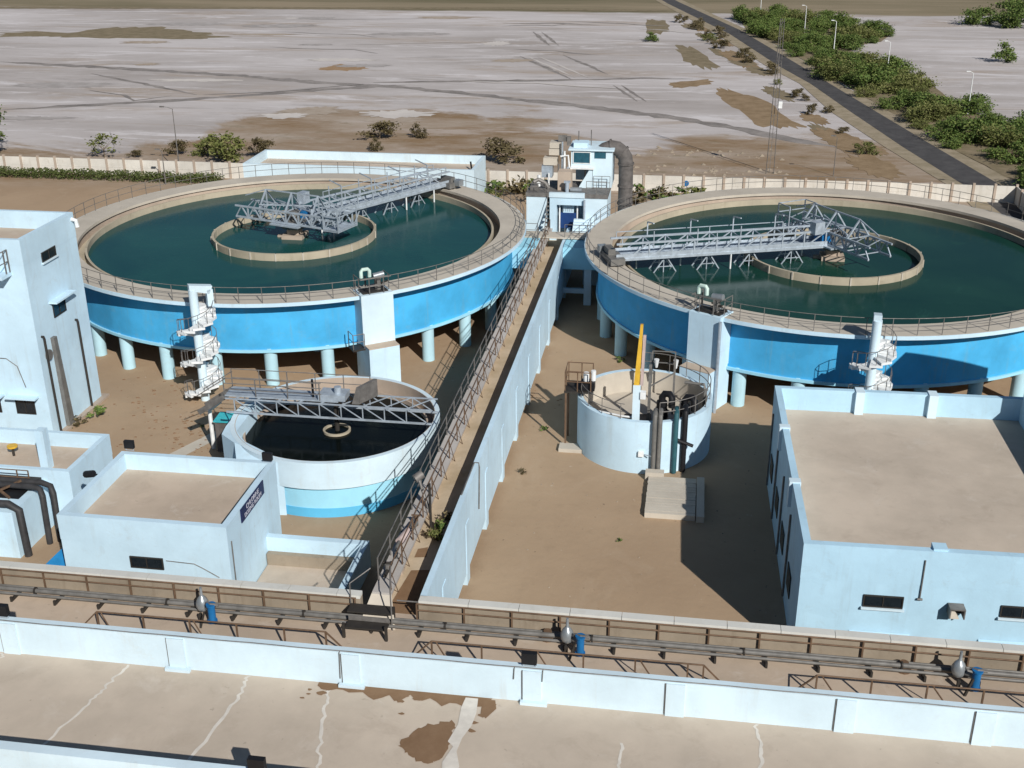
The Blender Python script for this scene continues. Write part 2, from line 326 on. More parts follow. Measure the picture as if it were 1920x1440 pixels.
def ribbon(name, A, B, mat, z): k = len(A); return M().add([(x,y,z) for x,y in A]+[(x,y,z) for x,y in B], [(i,i+1,k+i+1,k+i) for i in range(k-1)]).build(name, mat, kind='structure')
ribbon('verge', [(x-2.2+.6*math.sin(i*2.1),y) for i,(x,y) in enumerate(RL)], [(x+1.9+.5*math.sin(i*3.),y) for i,(x,y) in enumerate(RR)], 'verge', .04)
ribbon('road', RL, RR, 'asphalt', .045)
# ------------------------------------------------------------------ vegetation
def leafmesh(name, seed, rx, ry, rz, n, leaf, mat, cz, clumps=14, flat=.55):
    rr = random.Random(seed); m = M(); C = []
    for i in range(clumps):
        while 1:
            p = Vector((rr.uniform(-1,1), rr.uniform(-1,1), rr.uniform(-.8,1)))
            if .25 < p.length < 1: break
        C.append((p, rr.uniform(.22,.42)))
    for i in range(n):
        c, s = C[rr.randrange(clumps)]
        p = c+Vector((rr.gauss(0,s*.55), rr.gauss(0,s*.55), rr.gauss(0,s*.5)))
        q = Vector((p.x*rx, p.y*ry, cz+p.z*rz))
        if q.z < .05: q.z = .05+rr.random()*.2
        a = Vector((rr.gauss(0,1), rr.gauss(0,1), rr.gauss(0,flat))).normalized(); b = a.cross(Vector((rr.gauss(0,1),rr.gauss(0,1),rr.gauss(0,1)))).normalized()
        l = leaf*rr.uniform(.6,1.3); a *= l; b *= l*.55
        m.add([q-a, q+b*.9, q+a, q-b], [(0,1,2,3)])
    return m.mesh(name, mat)
def trunkmesh(name, seed, h, r, spread):
    rr = random.Random(seed); m = M(); m.tube([(0,0,-.05),(rr.uniform(-.1,.1),rr.uniform(-.1,.1),h*.5),(rr.uniform(-.2,.2),rr.uniform(-.2,.2),h)], [r,r*.8,r*.5], 6)
    for i in range(4):
        a = rr.uniform(0,6.28); m.tube([(0,0,h*rr.uniform(.4,.8)),(math.cos(a)*spread*.5,math.sin(a)*spread*.5,h*1.1),(math.cos(a)*spread,math.sin(a)*spread,h*1.45)], [r*.5,r*.35,r*.15], 5)
    return m.mesh(name, 'trunk')
TREES = [(leafmesh('crown', 20+i, 2.5+.25*(i%3), 2.5, 1.3+.25*(i%2), 2600, .17, 'leaf_green' if i < 4 else 'leaf_olive', 1.35+.2*(i%2), 30), trunkmesh('trunk', 40+i, 1.2, .12, 1.3)) for i in range(6)]
BUSH = [(leafmesh('crown', 60+i, 1.25, 1.15, .85, 1100, .11, ['leaf_green','leaf_olive','leaf_dry','leaf_dry'][i], .8, 12), trunkmesh('trunk', 80+i, .5, .06, .5)) for i in range(4)]
WEED = [leafmesh('leaves', 90+i, .55, .55, .4, 130, .13, ['leaf_green','leaf_olive','leaf_dry'][i], .35, 8) for i in range(3)]
def tree(name, kind, x, y, rz, s, label, cat, group=None):
    cm, tm = kind; t = thing(name, label, cat, (x,y,0), group)
    for nm, me in (('crown',cm),('trunk',tm)): o = inst(nm, me, t, (x,y,0))
    t.rotation_euler.z = rz; q = random.uniform(.85,1.3); t.scale = (s*q, s*random.uniform(.9,1.2), s*random.uniform(.75,1.2)); return t
def inside(p, poly):
    c = False; n = len(poly)
    for i in range(n):
        (x1,y1),(x2,y2) = poly[i], poly[(i+1)%n]
        if (y1 > p[1]) != (y2 > p[1]) and p[0] < (x2-x1)*(p[1]-y1)/(y2-y1)+x1: c = not c
    return c
BELT = [(9.5,261.1),(9.1,293.1),(21.0,296.6),(33.9,278.9),(40.5,264.7),(35.6,248.2),(27.9,237.8),(29.5,216.8),(36,200.5),(36.8,175.4),(39.4,165.6),(48.4,158.6),(48,112),(37.4,112),(34.6,127),(30.6,146),(27.2,166.8),(24.0,186),(20.0,210),(15.8,236),(12.5,250)]
blob('undergrowth', [(x+.3,y) for x,y in BELT], 'soil_olive', .05, .02, 6, 77)
pts = []
while len(pts) < 140:
    p = (random.uniform(8,48), random.uniform(115,297))
    if inside(p, BELT) and all((p[0]-q[0])**2+(p[1]-q[1])**2 > (1.7+(p[1]-115)*.005)**2 for q in pts): pts.append(p)
def zone(x, y):
    z = 'at the far end of the belt' if y > 245 else 'in the far half of the belt' if y > 205 else 'in the middle of the belt' if y > 165 else 'in the near half of the belt' if y > 138 else 'at the near end of the belt'
    e = [a for a in RR if a[1] <= y][0]; return z, ('on the road side' if x < e[0]+(e[1]-y)*-.17+5.5 else 'on the field side')
for i, (x, y) in enumerate(pts):
    ki = i%4 if random.random() < .75 else 4+i%2; z, sd = zone(x, y)
    lab = ('dark green' if ki < 4 else 'olive green')+' bushy roadside tree '+z+', '+sd
    tree('roadside_tree', TREES[ki], x, y, random.uniform(0,6.28), random.choice((.5,.65,.8,.9,1.05)), lab, 'tree', lab.replace('tree','trees'))
for x, y, s, k, lab in [(-53.5,128.6,2.35,1,'large rounded olive bush behind the long boundary wall left of the low white building'),(-50.4,131,1.3,2,'brownish bush half behind the large rounded bush and the low white building'),
  (-39.1,143.2,1.75,2,'tall dry olive bush standing alone on the brown scrub beyond the low white building'),(-21.3,132.6,1.75,2,'round dry bush beyond the wall right of the low white building'),
  (-9.0,244.1,1.35,0,'small dark green bush alone on the pale salt flat near the road'),(53.8,221.8,2.0,0,'round dark green tree standing apart beyond the roadside tree belt'),
  (-34.2,144.8,.9,3,'low brown shrub on the scrub right of the tall dry bush'),(-37.6,136.6,.8,3,'low dry shrub right behind the low white building'),(-60.8,131,.95,2,'yellowish low shrub behind the wall beside the tall lamp post'),(-57.4,131.6,1.05,1,'yellow green shrub behind the wall, just right of the tall lamp post'),(-65.2,129.2,.7,2,'low scrubby bush at the wall between the thin tree and the lamp post')]:
    tree('bush', BUSH[k], x, y, random.uniform(0,6), s, lab, 'bush')
tree('small_tree', (leafmesh('crown', 131, 1.9,1.6,1.5, 360, .2, 'leaf_olive', 2.1, 11), trunkmesh('trunk', 132, 1.6,.08,1.1)), -68.7, 128.6, 1., 1.0, 'thin sparse tree with open crown behind the boundary wall', 'tree')
tree('broad_tree', (leafmesh('crown', 133, 2.6,2.4,2.0, 2200, .17, 'leaf_green', 2.5, 20), trunkmesh('trunk', 134, 1.8,.14,1.4)), -83.6, 128.8, 1., 1.15, 'broad dark green tree at the left edge of the photo behind the wall', 'tree')
vr = random.Random(21)
for i in range(26):
    y = vr.uniform(128, 285); e = [k for k in range(len(RL)-1) if RL[k+1][1] <= y <= RL[k][1]][0]; f = (RL[e][1]-y)/(RL[e][1]-RL[e+1][1]); x = RL[e][0]+(RL[e+1][0]-RL[e][0])*f-vr.uniform(2.2,6.5)
    k = vr.choice((1,2,2,3,3)); lab = ('olive' if k == 1 else 'dry brown')+' low shrub on the left verge of the road, '+('far part' if y > 220 else 'middle part' if y > 165 else 'near part')
    tree('verge_shrub', BUSH[k], x, y, vr.uniform(0,6), vr.uniform(.55,1.1), lab, 'bush', lab.replace('shrub','shrubs'))
for i in range(16):
    y = vr.uniform(126, 275); e = [k for k in range(len(RL)-1) if RL[k+1][1] <= y <= RL[k][1]][0]; f = (RL[e][1]-y)/(RL[e][1]-RL[e+1][1]); x = RL[e][0]+(RL[e+1][0]-RL[e][0])*f-vr.uniform(3.5,7.5)
    a, b = vr.uniform(1.2,2.6), vr.uniform(4,9); blob('soil_patch', [(x+a*math.cos(t)-b*.2*math.sin(t), y+b*math.sin(t)) for t in [6.283*j/9 for j in range(9)]], vr.choice(('soil_olive','soil_brown')), .012+.001*i, .22, 5, i)
for i in range(22):
    x, y = vr.uniform(-120,0), vr.uniform(150,290); a, b = vr.uniform(2,9), vr.uniform(1.2,3.5)
    blob('soil_patch', [(x+a*math.cos(t), y+b*math.sin(t)+a*.1*math.cos(t)) for t in [6.283*j/11 for j in range(11)]], vr.choice(('soil_grey','salt_light','soil_grey','soil_tan')), .0135+.0007*i, .3, 5, i+50)
for i, (x, y, s, lab) in enumerate([(66.3,276,1.5,'tall green tree in the middle of the far cluster at upper right'),(60.5,281,1.25,'leftmost, lower green tree of the far cluster at upper right'),(70,286,1.7,'rearmost green tree of the far cluster at upper right'),(74,272,1.4,'rightmost green tree of the far cluster, nearest the upper right corner')]):
    tree('far_tree', TREES[i], x, y, i*1.3, s, lab, 'tree')
hm = M(); hr = random.Random(5)
for i in range(11000):
    x = hr.uniform(-96,-50.2); zz = hr.random()**.7*.92*(.92+.08*math.sin(x*1.3)); p = Vector((x, 118.6+hr.uniform(-1.15,1.0), max(.05,zz)))
    a = Vector((hr.gauss(0,1),hr.gauss(0,1),hr.gauss(0,.6))).normalized()*.13*hr.uniform(.6,1.3); b = a.cross(Vector((hr.gauss(0,1),hr.gauss(0,1),1))).normalized()*.075
    hm.add([p-a,p+b,p+a,p-b], [(0,1,2,3)])
hm.build('hedge', 'leaf_hedge', label='long low dark green hedge growing along the foot of the boundary wall', cat='hedge')
for i, (x, y, s) in enumerate([(-20.6,117.2,2.0),(-19.2,117.6,1.6),(-17.8,117.0,2.2),(-16.6,117.8,1.7),(-15.4,117.2,2.3),(-14.2,116.6,1.8),(-13.2,117.4,1.9),(-19.9,114.6,1.5),(-16,114.5,1.7),(-4.6,117.2,2.0),(-3.4,117.5,1.7),(-2.4,116.7,1.8),(-1.2,117.6,1.6),(.4,117.4,1.9),(-4.9,115.2,1.8),(-3,114.6,1.5),(1.4,118.2,1.5)]):
    inst('weed_clump', WEED[i%3], None, (x,y,0), i*1.7, label='weed clump below the boundary wall '+('left of the inlet block' if x < -10 else 'right of the big curved pipe'), cat='weeds', group='weeds left of the inlet block' if x < -10 else 'weeds right of the curved pipe').scale = (s,s,s)
inst('weed_clump', WEED[0], None, (-35.0,60.0,0), 0, label='green weed clump at the foot of the tall left building', cat='weeds').scale = (1.1,1.1,1.0)
inst('weed_clump', WEED[2], None, (-35.6,58.9,0), 0, label='dry brown weed tuft by the drain pipe of the tall left building', cat='weeds').scale = (.9,.9,.6)
st = M(); sr = random.Random(9)
for i in range(420):
    x, y = sr.uniform(-36,6), sr.uniform(40,80); s = sr.uniform(.02,.06)*(1.9 if sr.random() < .07 else 1)
    st.add([(x+s*1.3*math.cos(t)*sr.uniform(.7,1.1), y+s*math.sin(t)*sr.uniform(.7,1.1), -.01) for t in (0,1.05,2.1,3.14,4.2,5.2)]+[(x,y,s*.8)], [(i2,(i2+1)%6,6) for i2 in range(6)])
cl = M()
for i in range(260):
    gx, gy = sr.choice([(-30,60,),(-32.5,63),(-27,58),(-6,67),(-26,63)]); x, y = sr.gauss(gx,1.9), sr.gauss(gy,1.7); s = sr.uniform(.04,.13)
    cl.add([(x+s*1.5*math.cos(t)*sr.uniform(.6,1.2), y+s*math.sin(t)*sr.uniform(.6,1.2), -.01) for t in (0,1.05,2.1,3.14,4.2,5.2)]+[(x,y,s*.55)], [(i2,(i2+1)%6,6) for i2 in range(6)])
cl.build('soil_clods', 'mud', kind='stuff', label='dark soil clods scattered in small drifts over the yard', cat='soil clods')
st.build('stones', 'raw_wall', kind='stuff', label='loose stones scattered over the sandy yard', cat='stones')
rb = M()
for i in range(90):
    x, y = sr.gauss(2,5), sr.choice((131,140))+sr.gauss(0,1.4); s = sr.uniform(.1,.34)
    rb.add([(x+s*1.3*math.cos(t)*sr.uniform(.7,1.1), y+s*math.sin(t)*sr.uniform(.7,1.1), -.01) for t in (0,1.05,2.1,3.14,4.2,5.2)]+[(x,y,s*.7)], [(i2,(i2+1)%6,6) for i2 in range(6)])
rb.build('rubble', 'raw_wall', kind='stuff', label='broken rubble strewn beyond the boundary wall', cat='rubble')
# ------------------------------------------------------------------ boundary wall, poles
bw = thing('boundary_wall', 'long cream precast boundary wall behind the two big tanks', 'wall', (-33,120.6,0))
pm = M().box(-.93,-.05,0,.93,.05,1.72).box(-.93,-.065,.85,.93,.065,.89).mesh('panel', 'wall_panel'); po = M().box(-.12,-.14,0,.12,.12,1.92).mesh('post', 'concrete')
for i in range(62):
    inst('panel', pm, bw, (-95+2.05*i+1.025,120.6,0)); inst('post', po, bw, (-95+2.05*i,120.6,0))
inst('post', po, bw, (-95+2.05*62,120.6,0))
M().tube([(-.45,120.52,1.0),(-.45,120.56,1.0)], .3, 18).build('painted_disc', 'motor_blue', bw)
bw2 = thing('boundary_wall', 'boundary wall return running towards the camera behind the right hand tank, shaded side', 'wall', (32.1,90,0))
pm2 = M().box(-.05,-.93,0,.05,.93,1.72).mesh('panel', 'wall_panel')
for i in range(26): inst('panel', pm2, bw2, (32.1,119.6-2.05*i,0)); inst('post', po, bw2, (32.1,118.55-2.05*i,0))
def lamp(x, y, h, arm, label, mat='white_plain', group=None, r=.05, d=-1):
    t = thing('street_lamp', label, 'lamp post', (x,y,0), group)
    M().tube([(x,y,0),(x,y,h)], [r*1.3,r*.7], 6).build('pole', mat, t)
    M().tube([(x,y,h-.05),(x+d*arm*.5,y,h+.15),(x+d*arm,y,h+.2)], r*.5, 5).build('arm', mat, t)
    M().box(x+d*arm-.25,y-.1,h+.13,x+d*arm+.25,y+.1,h+.25).build('lamp_head', mat, t); return t
for x, y, h, w in [(21.9,260.9,5.4,'second farthest'),(24.9,229.9,5.7,'middle one of five'),(31.1,204.7,5.2,'second nearest'),(37.05,169.4,5.6,'nearest of five'),(14.1,293.6,5.6,'farthest, by the top edge')]:
    lamp(x, y, h, .7, 'thin white street lamp rising from the roadside tree belt, '+w, group='white lamps along the road', r=.07)
lamp(33.6,121.5,6.6,1.1,'white street lamp behind the right end of the boundary wall, beside the right tank', r=.07)
lamp(-56.4,121.9,7.2,1.2,'tall grey lamp post standing at the left stretch of the boundary wall', 'rail_grey', r=.06)
lamp(-55.9,117.0,3.6,.5,'short grey lamp post in front of the hedge near the left tank', 'rail_grey', r=.06)
lamp(15.4,130.2,4.2,.4,'short thin lamp pole beyond the boundary wall behind the right tank', 'rail_grey', r=.04)
t = thing('lattice_mast', 'tall slim steel lattice mast beyond the boundary wall near the road', 'mast', (8.6,130.8,0))
L = M()
for sx, sy in ((-1,-1),(1,-1),(0,1)): L.bar((8.6+sx*.42,130.8+sy*.4,0), (8.6+sx*.2,130.8+sy*.2,16.4), .06)
L.build('mast_legs', 'rail_grey', t)
L = M()
for i in range(22):
    z = .6+i*.72; w = .4-.2*z/16.4; L.bar((8.6-w,130.4,z),(8.6+w,130.4,z+.5*(i%2)),.025)
L.build('cross_bracing', 'rail_grey', t); box('equipment_box', (8.9,130.1,7.2,9.3,130.5,7.9), 'white_plain', t)
# ------------------------------------------------------------------ big tanks
RI, RW, RO = 15.75, 16.5, 17.5
colm = M().cyl(0,0,-.05,2.6,.42,16).mesh('column', 'column_paint', smooth=True)
def clarifier(cx, cy, a0, label, a_rail):
    t = thing('clarifier_tank', label, 'water tank', (cx,cy,0))
    M().ring(cx,cy,RI,RW,2.5,5.8).build('wall', 'tank_blue', t, True); M().ring(cx,cy,RI-.04,RI-.004,3,5.99).build('inner_lining', 'concrete', t, True)
    M().ring(cx,cy,RW-.1,RW+.13,2.38,2.56).build('base_band', 'pale_cyan', t, True)
    M().cyl(cx,cy,2.25,2.5,RW-.15,96).build('floor_slab', 'concrete', t)
    M().ring(cx,cy,15.55,RO-.02,5.8,6.0).build('walkway', 'pale_concrete', t, True)
    M().ring(cx,cy,RO-.02,RO+.03,5.76,5.99).build('walkway_edge', 'white_blue', t, True)
    M().ring(cx,cy,14.9,15.06,3.4,5.66).build('weir_wall', 'ring_concrete', t, True)
    M().ring(cx,cy,15.06,RI-.04,4.6,5.1).build('launder_floor', 'ring_concrete', t, True)
    for i in range(28):
        a = a0+2*PI*i/28; inst('column', colm, t, (cx+16.1*math.cos(a),cy+16.1*math.sin(a),0))
    for i in range(14):
        a = a0+2*PI*i/14; inst('column', colm, t, (cx+10.5*math.cos(a),cy+10.5*math.sin(a),0))
    nr = 20
    pan = M().ring(0,0,5.95,6.13,4,5.72,8,.004,2*PI/nr-.006).mesh('ring_panel', 'ring_concrete', smooth=True)
    for i in range(nr): inst('ring_panel', pan, t, (cx,cy,0), 2*PI*i/nr+.1)
    btn = M().box(6.12,-.05,4.2,6.19,.05,5.73).mesh('ring_rib', 'pale_concrete')
    for i in range(nr): inst('ring_rib', btn, t, (cx,cy,0), 2*PI*i/nr+.1)
    M().box(cx-.8,cy-.8,3,cx+.8,cy+.8,5.5).box(cx-.45,cy-.45,5.5,cx+.45,cy+.45,6.2).box(cx-1.3,cy-.25,5.2,cx-.8,cy+.25,5.35).build('centre_pier', 'concrete', t)
    railing(t, arc(cx,cy,17.38,6.0,a_rail,a_rail+2*PI,150), 1.02, 1.45, 'rail_grey', .04, (.52,), True)
    return t
TL = (-29.4,82.2); TR2 = (10.2,82.1)
clarifier(*TL, R(-116.6), 'left of the two huge round blue tanks raised on columns', 0.)
clarifier(*TR2, R(-165.5), 'right of the two huge round blue tanks on columns, shaded on its left side', .3)
for (cx, cy), mt in ((TL,'water_teal'),(TR2,'water_green')):
    M().poly([(p[0],p[1],5.2) for p in arc(cx,cy,14.93,5.2,0,2*PI,96)[:-1]]).build('water', mt, kind='structure')
# rotating scraper bridge (built along +x at the origin)
def scraper(label, loc, rz):
    t = thing('scraper_bridge', label, 'scraper bridge', (0,0,0))
    zb, zt, hw, L = 6.35, 7.45, .75, 16.1
    for y in (-hw, hw):
        M().bar((.8,y,zt),(L,y,zt),.13).build('top_chord', 'galv', t); M().bar((.8,y,zb),(L,y,zb),.13,.18).build('bottom_chord', 'galv', t)
    bay = M()
    for y in (-hw, hw):
        bay.bar((0,y,zb),(0,y,zt),.09).bar((0,y,zt),(1.6,y,zb),.075)
    bay.bar((0,-hw,zt),(0,hw,zt),.06).bar((0,-hw,zb),(1.6,hw,zb),.05)
    bm_ = bay.mesh('truss_bay', 'galv')
    for i in range(9): inst('truss_bay', bm_, t, (1.0+1.6*i,0,0))
    M().box(.8,-hw+.07,zb+.02,L,hw-.07,zb+.1).box(.8,-hw-.02,zb+.02,L,-hw+.02,zb+.38).box(.8,hw-.02,zb+.02,L,hw+.02,zb+.38).build('walkway_plate', 'galv', t)
    por = M().bar((0,-hw,zt),(0,-hw,zt+1.0),.075).bar((0,-hw,zt+1.0),(0,hw-.15,zt+1.25),.075).bar((0,hw,zt-.4),(0,hw,zt+.75),.06).mesh('portal_frame', 'galv')
    for x in (4.2,7.3,10.4,13.5): inst('portal_frame', por, t, (x,0,0))
    for y in (-hw, hw): M().bar((3.6,y,zt+.42),(L-.4,y,zt+.42),.05).bar((3.6,y,zt),(3.6,y,zt+.42),.05).bar((9,y,zt),(9,y,zt+.42),.05).bar((L-.4,y,zt),(L-.4,y,zt+.42),.05).build('hand_rail', 'galv', t)
    sa = M()
    for y in (-.5,.5): sa.bar((0,y,zb),(-.95,y,4.9),.075).bar((0,y,zb),(1.05,y,4.9),.075).bar((-.5,y,zb-.75),(.5,y,zb-.75),.05).bar((.15,y,zb),(.15,y,5.0),.06)
    sam = sa.mesh('scraper_arm', 'galv')
    for x in (3.2,6.3,9.4,12.5): inst('scraper_arm', sam, t, (x,0,0))
    dip = M().cyl(0,0,4.9,zb,.06,6).mesh('drop_pipe', 'white_plain')
    for x, y in ((1.9,-.9),(7.9,.75),(11,-.75),(14.2,-.75)): inst('drop_pipe', dip, t, (x,y,0))
    # drive carriage at the rim
    M().box(15.6,-1.25,6.12,16.6,1.25,6.55).box(16.0,-1.0,6.55,16.5,.2,6.95).build('drive_carriage', 'pipe_grey', t)
    wh = M().tube([(0,-.12,0),(0,.12,0)], .24, 14).mesh('wheel', 'black')
    inst('wheel', wh, t, (16.1,-1.05,6.24)); inst('wheel', wh, t, (16.1,1.05,6.24))
    box('motor', (16.2,-1.75,6.3,16.75,-1.15,6.8), 'silver', t)
    # cross truss and hub
    old = set(t.children)
    cw, cl = .95, 4.7
    for x in (-cw, cw):
        M().bar((x,-cl,zt-.1),(x,cl,zt-.1),.12).bar((x,-cl,zb+.15),(x,cl,zb+.15),.13).build('cross_chord', 'galv', t)
    cb = M()
    for x in (-cw, cw): cb.bar((x,0,zb+.15),(x,0,zt-.1),.09).bar((x,0,zb+.15),(x,.58,zt-.1),.08).bar((x,.58,zt-.1),(x,1.17,zb+.15),.08)
    cb.bar((-cw,0,zb+.15),(cw,0,zb+.15),.06).bar((-cw,0,zt-.1),(cw,.9,zt-.1),.05)
    cbm = cb.mesh('cross_bay', 'galv')
    for i in range(8): inst('cross_bay', cbm, t, (0,-cl+1.175*i,0))
    gf = M().bar((-cw,0,zt-.1),(0,0,zt+1.15),.1).bar((cw,0,zt-.1),(0,0,zt+1.15),.1).bar((0,0,zt+1.15),(0,0,zt-.1),.08).bar((-cw,0,zt-.1),(cw,0,zt-.1),.07).mesh('gable_frame', 'galv')
    for y in (-2.4,0,2.4): inst('gable_frame', gf, t, (0,y,0))
    M().bar((0,-4.4,zt+.5),(0,-2.4,zt+1.15),.08).bar((0,-2.4,zt+1.15),(0,2.4,zt+1.15),.09).bar((0,2.4,zt+1.15),(0,4.4,zt+.5),.08).bar((-cw,-2.4,zt+.2),(cw,2.4,zt+.2),.08).bar((cw,-2.4,zt+.2),(-cw,2.4,zt+.2),.08).build('ridge_beam', 'galv', t)
    M().box(-1.3,-1.3,zb-.05,1.3,1.3,zb+.06).build('hub_platform', 'galv', t)
    M().cyl(0,0,6.0,zb+.2,.95,18).cyl(0,0,zb+.2,zb+.9,.5,14).build('turntable', 'pipe_grey', t, True)
    box('gear_motor', (.55,-.5,zb+.1,1.35,.35,zb+.75), 'motor_blue', t); box('control_cabinet', (1.5,.1,zt-.1,2.3,.7,zt+.75), 'galv', t)
    M().box(-1.2,-4.9,zb+.05,1.2,-3.6,zb+.13).build('end_platform', 'galv', t)
    en = M()
    for x, y in ((-1.2,-4.9),(1.2,-4.9),(1.2,-3.6),(-1.2,-3.6)): en.bar((x,y,zb+.05),(x,y,zt+.75),.07)
    for z in (zt+.75,zt+.1,zb+.2): en.bar((-1.2,-4.9,z),(1.2,-4.9,z),.06).bar((1.2,-4.9,z),(1.2,-3.6,z),.06).bar((-1.2,-4.9,z),(-1.2,-3.6,z),.06)
    en.build('end_rails', 'galv', t)
    rot = Matrix.Rotation(R(14),3,'Z')
    for ch in t.children:
        if ch not in old: ch.location = rot@ch.location; ch.rotation_euler.z += R(14)
    t.location = loc; t.rotation_euler.z = rz; return t
scraper('pale steel lattice scraper bridge over the left tank, reaching to its far rim', (*TL,0), R(57.5))
scraper('pale steel lattice scraper bridge over the right tank, reaching to its left rim', (*TR2,0), R(200))
# spiral stairs
def spiral(label, x, y, hd, ztop=7.3):
    t = thing('spiral_staircase', label, 'spiral staircase', (x,y,0))
    M().cyl(x,y,-.05,ztop,.27,18).build('pole', 'white_paint', t, True)
    px, py = hd; ln = math.hypot(px,py); nx, ny = -py/ln, px/ln; w = .22
    q = lambda f, z, s: (x+px*f+nx*w*s, y+py*f+ny*w*s, z)
    M().hexa([q(-.25,ztop,-1),q(1.,ztop-.35,-1),q(1.,ztop-.35,1),q(-.25,ztop,1)], [q(-.25,ztop+.35,-1),q(1.25,ztop+.1,-1),q(1.25,ztop+.1,1),q(-.25,ztop+.35,1)]).hexa([q(.85,6.15,-1),q(1.25,6.15,-1),q(1.25,6.15,1),q(.85,6.15,1)],[q(.85,ztop-.1,-1),q(1.25,ztop-.1,-1),q(1.25,ztop-.1,1),q(.85,ztop-.1,1)]).build('top_frame', 'white_paint', t)
    tr = M().hexa([(.15,-.1,0),(1.2,-.36,0),(1.2,.36,0),(.15,.1,0)], [(.15,-.1,.14),(1.2,-.36,.14),(1.2,.36,.14),(.15,.1,.14)]).mesh('tread', 'white_plain')
    ba = M().box(1.13,-.014,0,1.16,.014,.95).mesh('baluster', 'rail_grey'); a0 = R(150); hr = []
    for i in range(36):
        a = a0+R(29)*i; z = .12+.165*i; inst('tread', tr, t, (x,y,z), a); inst('baluster', ba, t, (x,y,z), a)
        hr.append((x+1.145*math.cos(a),y+1.145*math.sin(a),z+.95))
    h = M(); h.tube(hr, .022, 5); h.build('handrail', 'rail_grey', t)
    return t
spiral('white spiral staircase climbing the front of the left blue tank', -29.45, 63.45, (.75,.55))
spiral('white spiral staircase climbing the front of the right blue tank', 10.75, 63.6, (.1,.8))
# outlet chambers with gate gear
def chamber(c, ang, label, gl, flip):
    cx, cy = c; d = Vector((math.cos(ang), math.sin(ang))); tn = Vector((-d.y, d.x))
    P = lambda r, s: (cx+d.x*r+tn.x*s, cy+d.y*r+tn.y*s)
    t = thing('outlet_chamber', label, 'concrete chamber', (*P(17.5,0),0))
    M().prism([P(16.3,-1.07),P(17.85,-1.07),P(17.85,1.07),P(16.3,1.07)], 2.75, 6.08).build('upper_block', 'white_paint' if not flip else 'white_blue', t)
    M().prism([P(16.2,-1.02),P(18.7,-1.02),P(18.7,1.02),P(16.2,1.02)], -.05, 2.75).build('lower_block', 'white_blue', t)
    M().prism([P(17.86,-1.02),P(18.71,-1.02),P(18.71,1.02),P(17.86,1.02)], 2.75, 2.8).build('ledge', 'roof_sand', t)
    M().prism([P(16.6,-.85),P(17.6,-.85),P(17.6,.85),P(16.6,.85)], 6.08, 6.16).build('grating', 'steel_dark', t)
    q = lambda r, s, z=6.1: (*P(r,s), z)
    railing(t, [q(16.4,-1.0),q(17.75,-1.0),q(17.75,1.0),q(16.4,1.0)], 1.0, .95, 'rail_grey', .05)
    if flip: M().tube([(*P(18.0,1.16),5.9),(*P(18.0,1.16),0)], .1, 8).build('drain_pipe', 'galv', t)
    else:
        M().prism([P(17.2,-1.9),P(18.2,-1.9),P(18.2,-1.09),P(17.2,-1.09)], 2.6, 2.7).build('side_platform', 'steel_dark', t)
        railing(t, [q(17.2,-1.85,2.7),q(18.15,-1.85,2.7),q(18.15,-1.12,2.7)], 1.0, .9, 'rail_grey', .05)
    g = thing('gate_actuator', gl, 'gate actuator', (*P(17.1,0),6.16))
    M().bar(q(17.3,-.55,6.16),q(17.3,-.55,7.2),.09).build('mast', 'black', g)
    e = M().tube([q(17.3,-.8,7.1),q(17.3,-.8,7.5),q(17.3,-.7,7.62),q(17.3,-.35,7.62),q(17.3,-.25,7.5),q(17.3,-.25,7.1)], .12, 8); e.build('hood', 'sensor_green', g, True)
    M().cyl(*P(17.1,.35),6.16,6.85,.22,14).build('gear_column', 'pipe_grey', g, True)
    M().tube([q(17.1,.05,7.02),q(17.1,.75,7.1)], .2, 12).build('motor', 'silver', g, True)
    M().bar(q(16.8,-.2,6.25),q(17.4,.9,6.7),.09).bar(q(16.8,.9,6.25),q(17.3,.1,6.7),.09).build('brackets', 'steel_dark', g)
chamber(TL, R(-54.8), 'tall white concrete outlet chamber on the front of the left tank', 'gate motor and hooded box on top of the left tank chamber', False)
chamber(TR2, R(-120), 'tall white concrete outlet chamber on the front of the right tank', 'gate motor and hooded box on top of the right tank chamber', True)
# ------------------------------------------------------------------ inlet channel
CH = thing('inlet_channel', 'long straight raised concrete channel running between the two tanks to the front deck', 'channel', (-10.3,64,0))
M().box(-9.45,37.2,.62,-9.2,91,4.6).build('wall', 'white_blue', CH, label='pale blue right wall of the channel')
M().box(-11.2,37.2,.62,-10.92,91,4.48).build('wall', 'concrete', CH, label='bare left wall of the channel')
M().box(-10.92,37.2,3.3,-9.45,91,3.62).build('bed', 'channel_bed', CH)
pil = M().box(-9.5,-.32,-.05,-9.17,.32,3.2).mesh('pilaster', 'white_blue'); pil2 = M().box(-11.25,-.3,-.05,-10.87,.3,4.0).mesh('pilaster', 'concrete'); M().box(-10.92,37.2,.66,-9.45,91,.9).build('base_slab', 'concrete', CH)
for i in range(10): inst('pilaster', pil, CH, (0,40.3+5.1*i,0)); inst('pilaster', pil2, CH, (0,40.3+5.1*i,0))
for i in range(27): M().box(-11.36,37.2+1.99*i,4.48,-10.6,39.17+1.99*i,4.6).build('walkway_slab', 'walk_grey', CH)
railing(CH, [(-11.3,38,4.6),(-11.3,85.8,4.6)], 1.05, 1.9, 'rail_grey', .05)
r2 = railing(CH, [(-10.66,37.4,4.6),(-10.66,88,4.6)], 1.05, 1.9, 'rail_brown', .05)
br = M().bar((-10.66,.1,4.62),(-10.5,.5,4.2),.026).bar((-10.66,.1,5.4),(-10.5,.5,4.2),.024).mesh('rail_strut', 'rail_brown')
for i in range(26): inst('rail_strut', br, CH, (0,37.4+1.9*i,0))
